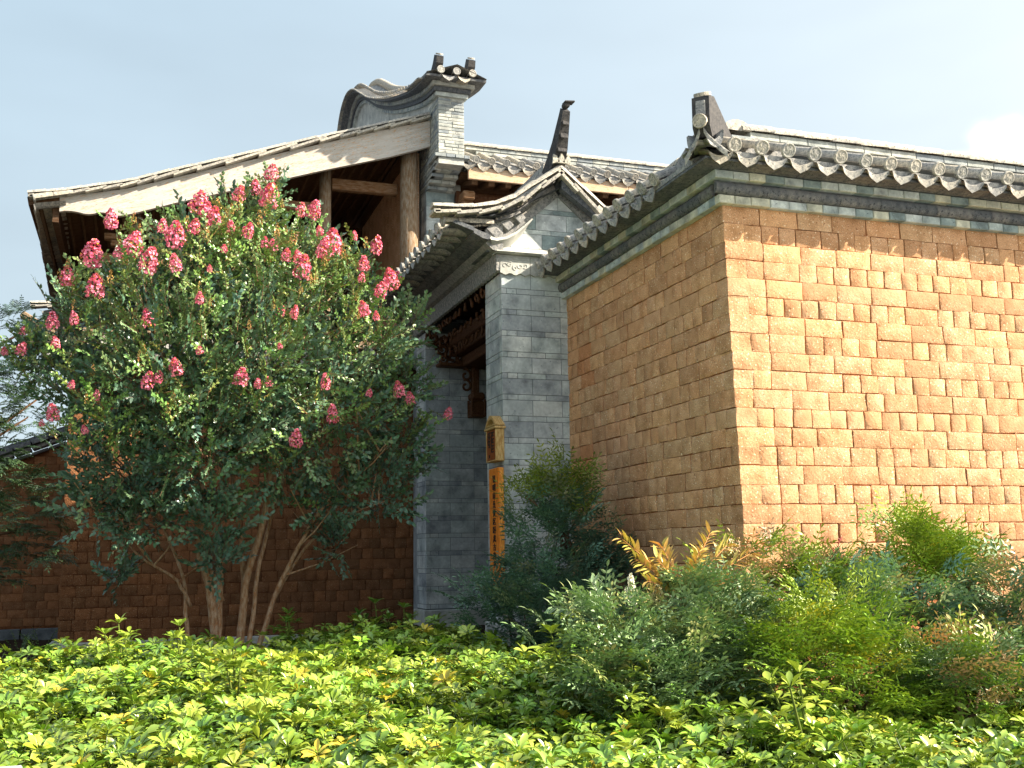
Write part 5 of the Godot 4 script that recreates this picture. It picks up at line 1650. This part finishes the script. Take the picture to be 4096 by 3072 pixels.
# a single arching shoot with its own leaves as parts
func plume(called: String, label: String, at: Vector3, shoots: Array, c0: Color, c1: Color, leaf_l: float):
	var t := thing(called, label, "shrub", at)
	for s in shoots:
		var tip := Vector3(s[0], s[1], s[2])
		var m := MB.new(true)
		m.st.set_color(c1 * 0.6)
		var midp := tip * 0.5 + Vector3(0, 0.06, 0)
		m.tube([Vector3.ZERO, midp, tip], [0.006, 0.005, 0.003], 5)
		put(t, "stem", m.done(), M.twig)
		m = MB.new(true)
		var n := int(s[3] * 1.6)
		for i in n:
			var u := 0.25 + 0.75 * float(i) / (n - 1)
			var p := (Vector3.ZERO.lerp(midp, u)).lerp(midp.lerp(tip, u), u)
			var d := (tip - midp * 0.6).normalized()
			var sd := d.cross(Vector3(rf(-0.2, 0.2), 0.3, 1)).normalized()
			for sg in [-1.0, 1.0]:
				var ld: Vector3 = (d * 0.9 + sd * sg * 0.75 + Vector3(0, 0.15, rf(-0.3, 0.4))).normalized()
				var c := c0.lerp(c1, rf(0, 1))
				m.leaf(Transform3D(dir_basis(ld, rf(-0.6, 0.6)), p), leaf_l * rf(0.7, 1.1), leaf_l * 0.26, 3, 0.8, 0.3, 0.2, c, c.lerp(c0, 0.3))
		put(t, "foliage", m.done(), M.bamboo).set_meta("kind", "stuff")

func shrubs():
	var dark := [frond(5, 0.3, 0.06, 0.019, Color(0.06, 0.14, 0.085), Color(0.13, 0.23, 0.15), 0.25, 2), frond(4, 0.26, 0.064, 0.021, Color(0.055, 0.125, 0.085), Color(0.12, 0.21, 0.15), 0.3, 2)]
	var green := [frond(5, 0.28, 0.058, 0.019, Color(0.1, 0.2, 0.07), Color(0.22, 0.33, 0.13), 0.3, 2), frond(4, 0.24, 0.062, 0.021, Color(0.11, 0.21, 0.09), Color(0.25, 0.35, 0.17), 0.35, 2)]
	var lime := [frond(6, 0.34, 0.055, 0.016, Color(0.18, 0.29, 0.025), Color(0.32, 0.42, 0.05), 0.3, 2), frond(5, 0.3, 0.055, 0.016, Color(0.13, 0.25, 0.025), Color(0.25, 0.37, 0.05), 0.35, 2)]
	var rust := [frond(5, 0.26, 0.048, 0.014, Color(0.3, 0.24, 0.09), Color(0.5, 0.28, 0.17), 0.3, 2), frond(4, 0.24, 0.046, 0.013, Color(0.24, 0.27, 0.09), Color(0.48, 0.22, 0.15), 0.3, 2)]
	var one := [Color(0.9, 0.9, 0.9), Color(1.1, 1.1, 1.1)]
	nandina("nandina", "tall dark green nandina in shade before the sign board and gate pier", Vector3(3.5, 0.55, -9.4),
		[[0.12, 1.15, 0.0, 0.42, 0.55, 0.4], [0.0, 0.6, 0.25, 0.62, 0.45, 0.45], [-0.3, 0.35, 0.35, 0.5, 0.4, 0.4], [0.6, 0.75, 0.0, 0.42, 0.4, 0.35], [0.3, 0.2, 0.4, 0.7, 0.4, 0.4], [-0.5, 0.62, 0.1, 0.25, 0.18, 0.25]], dark, 230.0, one, 0.5)
	nandina("nandina", "yellow tipped young nandina growth crowning the dark shrub by the gate pier", Vector3(3.78, 1.55, -9.35),
		[[0.0, 0.62, 0.0, 0.3, 0.2, 0.25], [-0.3, 0.52, 0.05, 0.3, 0.12, 0.2], [0.0, 0.42, 0.0, 0.34, 0.2, 0.25]], lime, 150.0, [Color(0.62, 0.62, 0.8), Color(0.85, 0.7, 0.9)], 1.1)
	nandina("nandina", "broad deep green nandina mound with glossy leaves below the wall corner", Vector3(3.25, 0.45, -6.25),
		[[0.0, 0.5, 0.0, 0.62, 0.36, 0.42], [-0.5, 0.5, 0.0, 0.4, 0.32, 0.35], [0.35, 0.3, 0.2, 0.5, 0.4, 0.35], [-0.2, 0.25, 0.3, 0.6, 0.32, 0.3], [0.3, 0.7, -0.1, 0.4, 0.25, 0.3]], green, 250.0, one, 0.5)
	nandina("nandina", "lime green feathery nandina at the middle of the sunlit shrubs", Vector3(4.05, 0.5, -5.75),
		[[0.0, 0.52, 0.0, 0.5, 0.28, 0.34], [-0.25, 0.35, 0.1, 0.42, 0.25, 0.3], [0.2, 0.25, 0.1, 0.5, 0.3, 0.3]], lime, 210.0, one, 0.55)
	nandina("nandina", "rusty pink nandina spray against the sunlit wall right of the corner", Vector3(4.45, 0.7, -6.75),
		[[-0.3, 0.72, 0.0, 0.38, 0.2, 0.22], [0.2, 0.6, 0.0, 0.46, 0.22, 0.22], [0.5, 0.5, 0.1, 0.4, 0.25, 0.22], [0.1, 0.35, 0.05, 0.6, 0.3, 0.25]], [rust[0], lime[0], rust[1], green[1]], 210.0, one, 0.9)
	nandina("nandina", "grey green nandina thicket filling the middle right before the wall", Vector3(5.0, 0.5, -6.35),
		[[0.0, 0.5, 0.0, 0.62, 0.45, 0.4], [0.6, 0.4, 0.1, 0.55, 0.4, 0.4], [-0.5, 0.45, -0.1, 0.5, 0.42, 0.3], [0.2, 0.2, 0.4, 0.7, 0.3, 0.3]], [green[0], green[1], dark[1]], 210.0, [Color(1.0, 1.05, 1.2), Color(1.5, 1.5, 1.7)], 0.6)
	nandina("nandina", "bright lime nandina with tall fans highest against the wall at right", Vector3(5.5, 0.7, -6.6),
		[[0.0, 0.62, 0.0, 0.35, 0.2, 0.28], [-0.12, 0.86, 0.0, 0.26, 0.2, 0.2], [0.28, 0.72, 0.05, 0.3, 0.14, 0.2]], lime, 330.0, one, 0.9)
	nandina("nandina", "mixed green and copper nandina at the right edge above the hedge", Vector3(5.75, 0.5, -5.9),
		[[0.0, 0.62, 0.0, 0.5, 0.3, 0.35], [0.4, 0.55, 0.1, 0.4, 0.34, 0.35], [-0.35, 0.35, 0.2, 0.45, 0.3, 0.3], [0.1, 0.25, 0.3, 0.6, 0.3, 0.3]], [green[0], rust[0], green[1], dark[0]], 220.0, one, 0.6)
	plume("nandina_shoot", "large orange and yellow leaved nandina shoots left of the wall corner", Vector3(3.44, 1.22, -6.5),
		[[-0.46, 0.47, 0.05, 12], [-0.24, 0.34, 0.1, 10], [0.1, 0.38, 0.05, 10], [0.34, 0.42, 0.0, 12], [0.44, 0.36, 0.12, 10], [-0.05, 0.24, 0.2, 8], [0.22, 0.2, 0.2, 8], [-0.36, 0.2, 0.2, 8], [-0.15, 0.42, 0.0, 10], [0.24, 0.5, -0.05, 10], [0.0, 0.3, 0.15, 9], [-0.4, 0.34, 0.12, 10]], Color(0.5, 0.46, 0.1), Color(0.68, 0.34, 0.14), 0.11)
	plume("nandina_shoot", "slender red nandina twigs standing before the sunlit wall", Vector3(4.72, 1.3, -6.7),
		[[0.12, 0.38, 0.0, 9], [0.02, 0.3, 0.05, 8], [-0.16, 0.28, 0.0, 8], [0.2, 0.22, 0.05, 7]], Color(0.3, 0.06, 0.07), Color(0.42, 0.12, 0.1), 0.045)
	plume("nandina_shoot", "pale pointed nandina shoot at the left end of the sunlit shrubs", Vector3(2.75, 1.12, -6.2),
		[[-0.38, 0.17, 0.05, 9], [-0.25, 0.26, 0.05, 8], [-0.1, 0.3, 0.0, 7]], Color(0.16, 0.26, 0.12), Color(0.34, 0.4, 0.24), 0.08)
	nandina("nandina", "low copper tipped nandina just above the hedge at right", Vector3(4.75, 0.5, -5.45),
		[[0.0, 0.36, 0.0, 0.42, 0.14, 0.2], [0.2, 0.22, 0.05, 0.4, 0.2, 0.2]], [lime[1], green[0], rust[0], green[1]], 300.0, one, 0.8)
	var w := MB.new(true)
	var pl := thing("flower_spike", "cream white flower spike above the dark green nandina mound", "flower", Vector3(2.98, 1.22, -6.3))
	w.st.set_color(Color(0.16, 0.2, 0.06))
	w.tube([Vector3(0.02, -0.25, 0), Vector3(0, 0, 0), Vector3(-0.03, 0.2, 0)], [0.006, 0.005, 0.003], 5)
	put(pl, "stem", w.done(), M.twig)
	put(pl, "blossom", flower_panicle(140, Color(0.75, 0.72, 0.6), Color(0.85, 0.8, 0.7), Color(0.5, 0.45, 0.3)), M.petal, Transform3D(Basis().scaled(Vector3(0.06, 0.13, 0.06)), Vector3(-0.02, 0.12, 0)))
	put(pl, "seed_head", flower_panicle(90, Color(0.35, 0.32, 0.16), Color(0.45, 0.42, 0.2), Color(0.5, 0.45, 0.3)), M.petal, Transform3D(Basis().scaled(Vector3(0.07, 0.09, 0.07)), Vector3(0.17, 0.09, 0)))

func left_trees():
	var fine := [frond(9, 0.34, 0.05, 0.015, Color(0.03, 0.07, 0.03), Color(0.07, 0.13, 0.045), 0.35, 2), frond(8, 0.3, 0.046, 0.014, Color(0.025, 0.06, 0.03), Color(0.05, 0.1, 0.05), 0.4, 2)]
	var light := [frond(9, 0.34, 0.045, 0.014, Color(0.14, 0.2, 0.02), Color(0.26, 0.3, 0.03), 0.3, 1)]
	var at := Vector3(-2.6, 0.25, -14.0)
	var t := thing("feathery_tree", "dark feathery leaved tree reaching in from the left edge", "tree", at)
	var m := MB.new(true)
	m.tube([Vector3.ZERO, Vector3(0.05, 1.6, 0), Vector3(0.2, 2.6, 0.1), Vector3(0.35, 4.2, 0)], [0.11, 0.09, 0.06, 0.03], 9)
	put(t, "trunk", m.done(), M.dark_wood)
	var limbs := [[Vector3(0.15, 2.2, 0.1), Vector3(0.7, 2.55, 0.4), Vector3(1.35, 3.0, 0.6)], [Vector3(0.2, 2.5, 0.1), Vector3(0.8, 2.75, 0.2), Vector3(1.5, 3.35, 0.2)], [Vector3(0.3, 3.6, 0), Vector3(0.8, 3.8, 0.2), Vector3(1.25, 4.1, 0.2)], [Vector3(0.1, 1.5, 0), Vector3(0.7, 1.6, 0.4), Vector3(1.6, 1.75, 0.7)], [Vector3(0.1, 1.7, 0), Vector3(0.6, 1.3, 0.5), Vector3(1.2, 1.25, 0.9)]]
	for l in limbs:
		m = MB.new(true)
		m.tube(l, [0.035, 0.025, 0.008], 6)
		put(t, "limb", m.done(), M.dark_wood)
	var xfs := [[], []]; var cols := [[], []]
	for b in [[0.0, 3.6, 0.0, 0.7, 0.5, 70], [-0.4, 2.7, 0.1, 0.6, 0.6, 60], [0.2, 4.5, 0.0, 0.6, 0.4, 60], [1.2, 4.0, 0.2, 0.35, 0.3, 40], [0.8, 3.6, 0.2, 0.5, 0.35, 70], [1.0, 2.6, 0.4, 0.45, 0.35, 60], [0.7, 2.9, 0.3, 0.5, 0.5, 80], [1.4, 3.0, 0.3, 0.35, 0.25, 30], [1.1, 1.75, 0.6, 0.5, 0.22, 40], [1.45, 2.0, 0.7, 0.3, 0.3, 40], [1.0, 1.25, 0.8, 0.35, 0.25, 40], [1.6, 1.5, 0.9, 0.3, 0.16, 18], [0.9, 2.2, 0.4, 0.3, 0.3, 30]]:
		for i in int(b[5] * 0.85):
			var d := Vector3(rng.randfn(), rng.randfn(), rng.randfn()).normalized() * pow(rng.randf(), 0.5)
			var k := rng.randi() % 2
			xfs[k].append(Transform3D(dir_basis(Vector3(d.x + rf(0, 0.7), d.y * 0.5 + rf(-0.2, 0.3), d.z + rf(-0.4, 0.6)), rf(-0.4, 0.4)).scaled(Vector3.ONE * rf(0.7, 1.1)), Vector3(b[0] + d.x * b[3], b[1] + d.y * b[4], b[2] + d.z * b[3])))
			cols[k].append(Color(1, 1, 1) * rf(0.7, 1.2))
	for k in 2: swarm(t, "foliage", fine[k], M.bamboo, xfs[k], cols[k])
	t = thing("feathery_tree", "sunlit yellow green feathery spray at the left edge of the picture", "tree", Vector3(-1.95, 0.25, -12.4))
	m = MB.new(true)
	m.tube([Vector3(-0.3, 0, 0), Vector3(-0.25, 1.6, 0), Vector3(0.0, 2.7, 0), Vector3(0.3, 3.0, 0.1)], [0.05, 0.04, 0.02, 0.006], 7)
	put(t, "trunk", m.done(), M.bark)
	xfs = []; cols = []
	for i in 40:      # foliage lower down and behind the spray
		xfs.append(Transform3D(dir_basis(Vector3(rf(-1, 1), rf(-0.3, 0.4), rf(-1, 0.8)), rf(-0.4, 0.4)), Vector3(-0.35 + rf(-0.45, 0.25), 2.4 + rf(-0.6, 0.7), rf(-0.4, 0.4))))
		cols.append(Color(0.7, 0.8, 0.9) * rf(0.6, 1.0))
	for i in 34:
		xfs.append(Transform3D(dir_basis(Vector3(rf(0.1, 1), rf(-0.3, 0.3), rf(-0.5, 0.6)), rf(-0.4, 0.4)).scaled(Vector3.ONE * rf(0.7, 1.0)), Vector3(rf(-0.1, 0.42), 2.85 + rf(-0.2, 0.18), rf(-0.2, 0.3))))
		cols.append(Color(1, 1, 1) * rf(0.8, 1.2))
	swarm(t, "foliage", light[0], M.bamboo, xfs, cols)
	# ferns at the foot of the far wall
	var k := 0
	for p in [[-1.95, -14.6, "wispy green fern at the left edge beside the stone base"], [-1.3, -14.4, "pale green fern standing against the stone base of the wall"], [-1.05, -14.2, "arching fern beside the lower corner of the mud wall"]]:
		var f := thing("fern", p[2], "fern", Vector3(p[0], ground_y(p[0], p[1]), p[1]))
		var fm := frond(12, 0.5, 0.05, 0.012, Color(0.06, 0.12, 0.03), Color(0.12, 0.2, 0.06), 0.3, 0)
		for i in 8: put(f, "frond", fm, M.bamboo, Transform3D(dir_basis(Vector3(rf(-0.7, 0.7), 1.4, rf(-0.5, 0.6)), rf(-0.4, 0.4)).scaled(Vector3.ONE * rf(0.8, 1.2)), Vector3.ZERO))
		k += 1

func white_panel():
	var t := thing("white_panel", "plain pale grey panel edge at the lower left corner beside the hedge", "panel", Vector3(-0.66, 0.2, -4.8))
	var m := MB.new()
	m.bbox(Transform3D(Basis(), Vector3(0, 0.36, 0)), Vector3(0.52, 0.5, 0.05), 0.006)
	put(t, "face", m.done(), M.white)
	m = MB.new()
	m.bbox(Transform3D(Basis(), Vector3(-0.1, 0.06, 0)), Vector3(0.05, 0.14, 0.04), 0.004)
	put(t, "leg", m.done(), M.white)

func _ready():
	rng.seed = 20240817
	make_view()
	make_materials()
	make_tiles()
	make_ground()
	compound_wall()
	gatehouse()
	main_hall()
	fire_gable_wall()
	side_hall()
	far_roof()
	far_wall()
	signs()
	crape_myrtle()
	left_trees()
	shrubs()
	hedge()
	tall_shoot(Vector3(2.25, 0.6, -10.6), Vector3(2.22, 1.14, -10.6), 6, "tall green shoot of the hedge nearest the gate's grey jamb", 0.25)
	tall_shoot(Vector3(2.45, 0.6, -10.4), Vector3(2.46, 1.1, -10.4), 6, "second green shoot just right of the tallest shoot by the gate jamb", 0.2)
	tall_shoot(Vector3(1.3, 0.6, -10.0), Vector3(1.3, 1.1, -10.0), 6, "green shoot rising just right of the tree trunks", 0.3)
	tall_shoot(Vector3(0.6, 0.6, -7.3), Vector3(0.6, 1.03, -7.3), 5, "upright yellow green shoot standing in front of the tree trunks", 0.7)
	tall_shoot(Vector3(-0.1, 0.6, -9.0), Vector3(-0.12, 1.12, -9.0), 6, "leafy shoot at left overlapping the mud wall's base", 0.75)
	tall_shoot(Vector3(0.35, 0.6, -9.0), Vector3(0.33, 1.08, -9.0), 5, "broad leafy shoot left of the tree trunks", 0.7)
	tall_shoot(Vector3(2.5, 0.55, -6.2), Vector3(2.48, 1.2, -6.2), 6, "tall bright yellow shoot left of the nandina mound", 0.95)
	tall_shoot(Vector3(2.75, 0.5, -5.9), Vector3(2.76, 0.98, -5.9), 5, "smaller yellow shoot below the nandina mound", 0.8)
	tall_shoot(Vector3(3.3, 0.45, -5.0), Vector3(3.3, 0.96, -5.0), 5, "yellow shoot in the hedge below the wall corner", 0.9)
	white_panel()
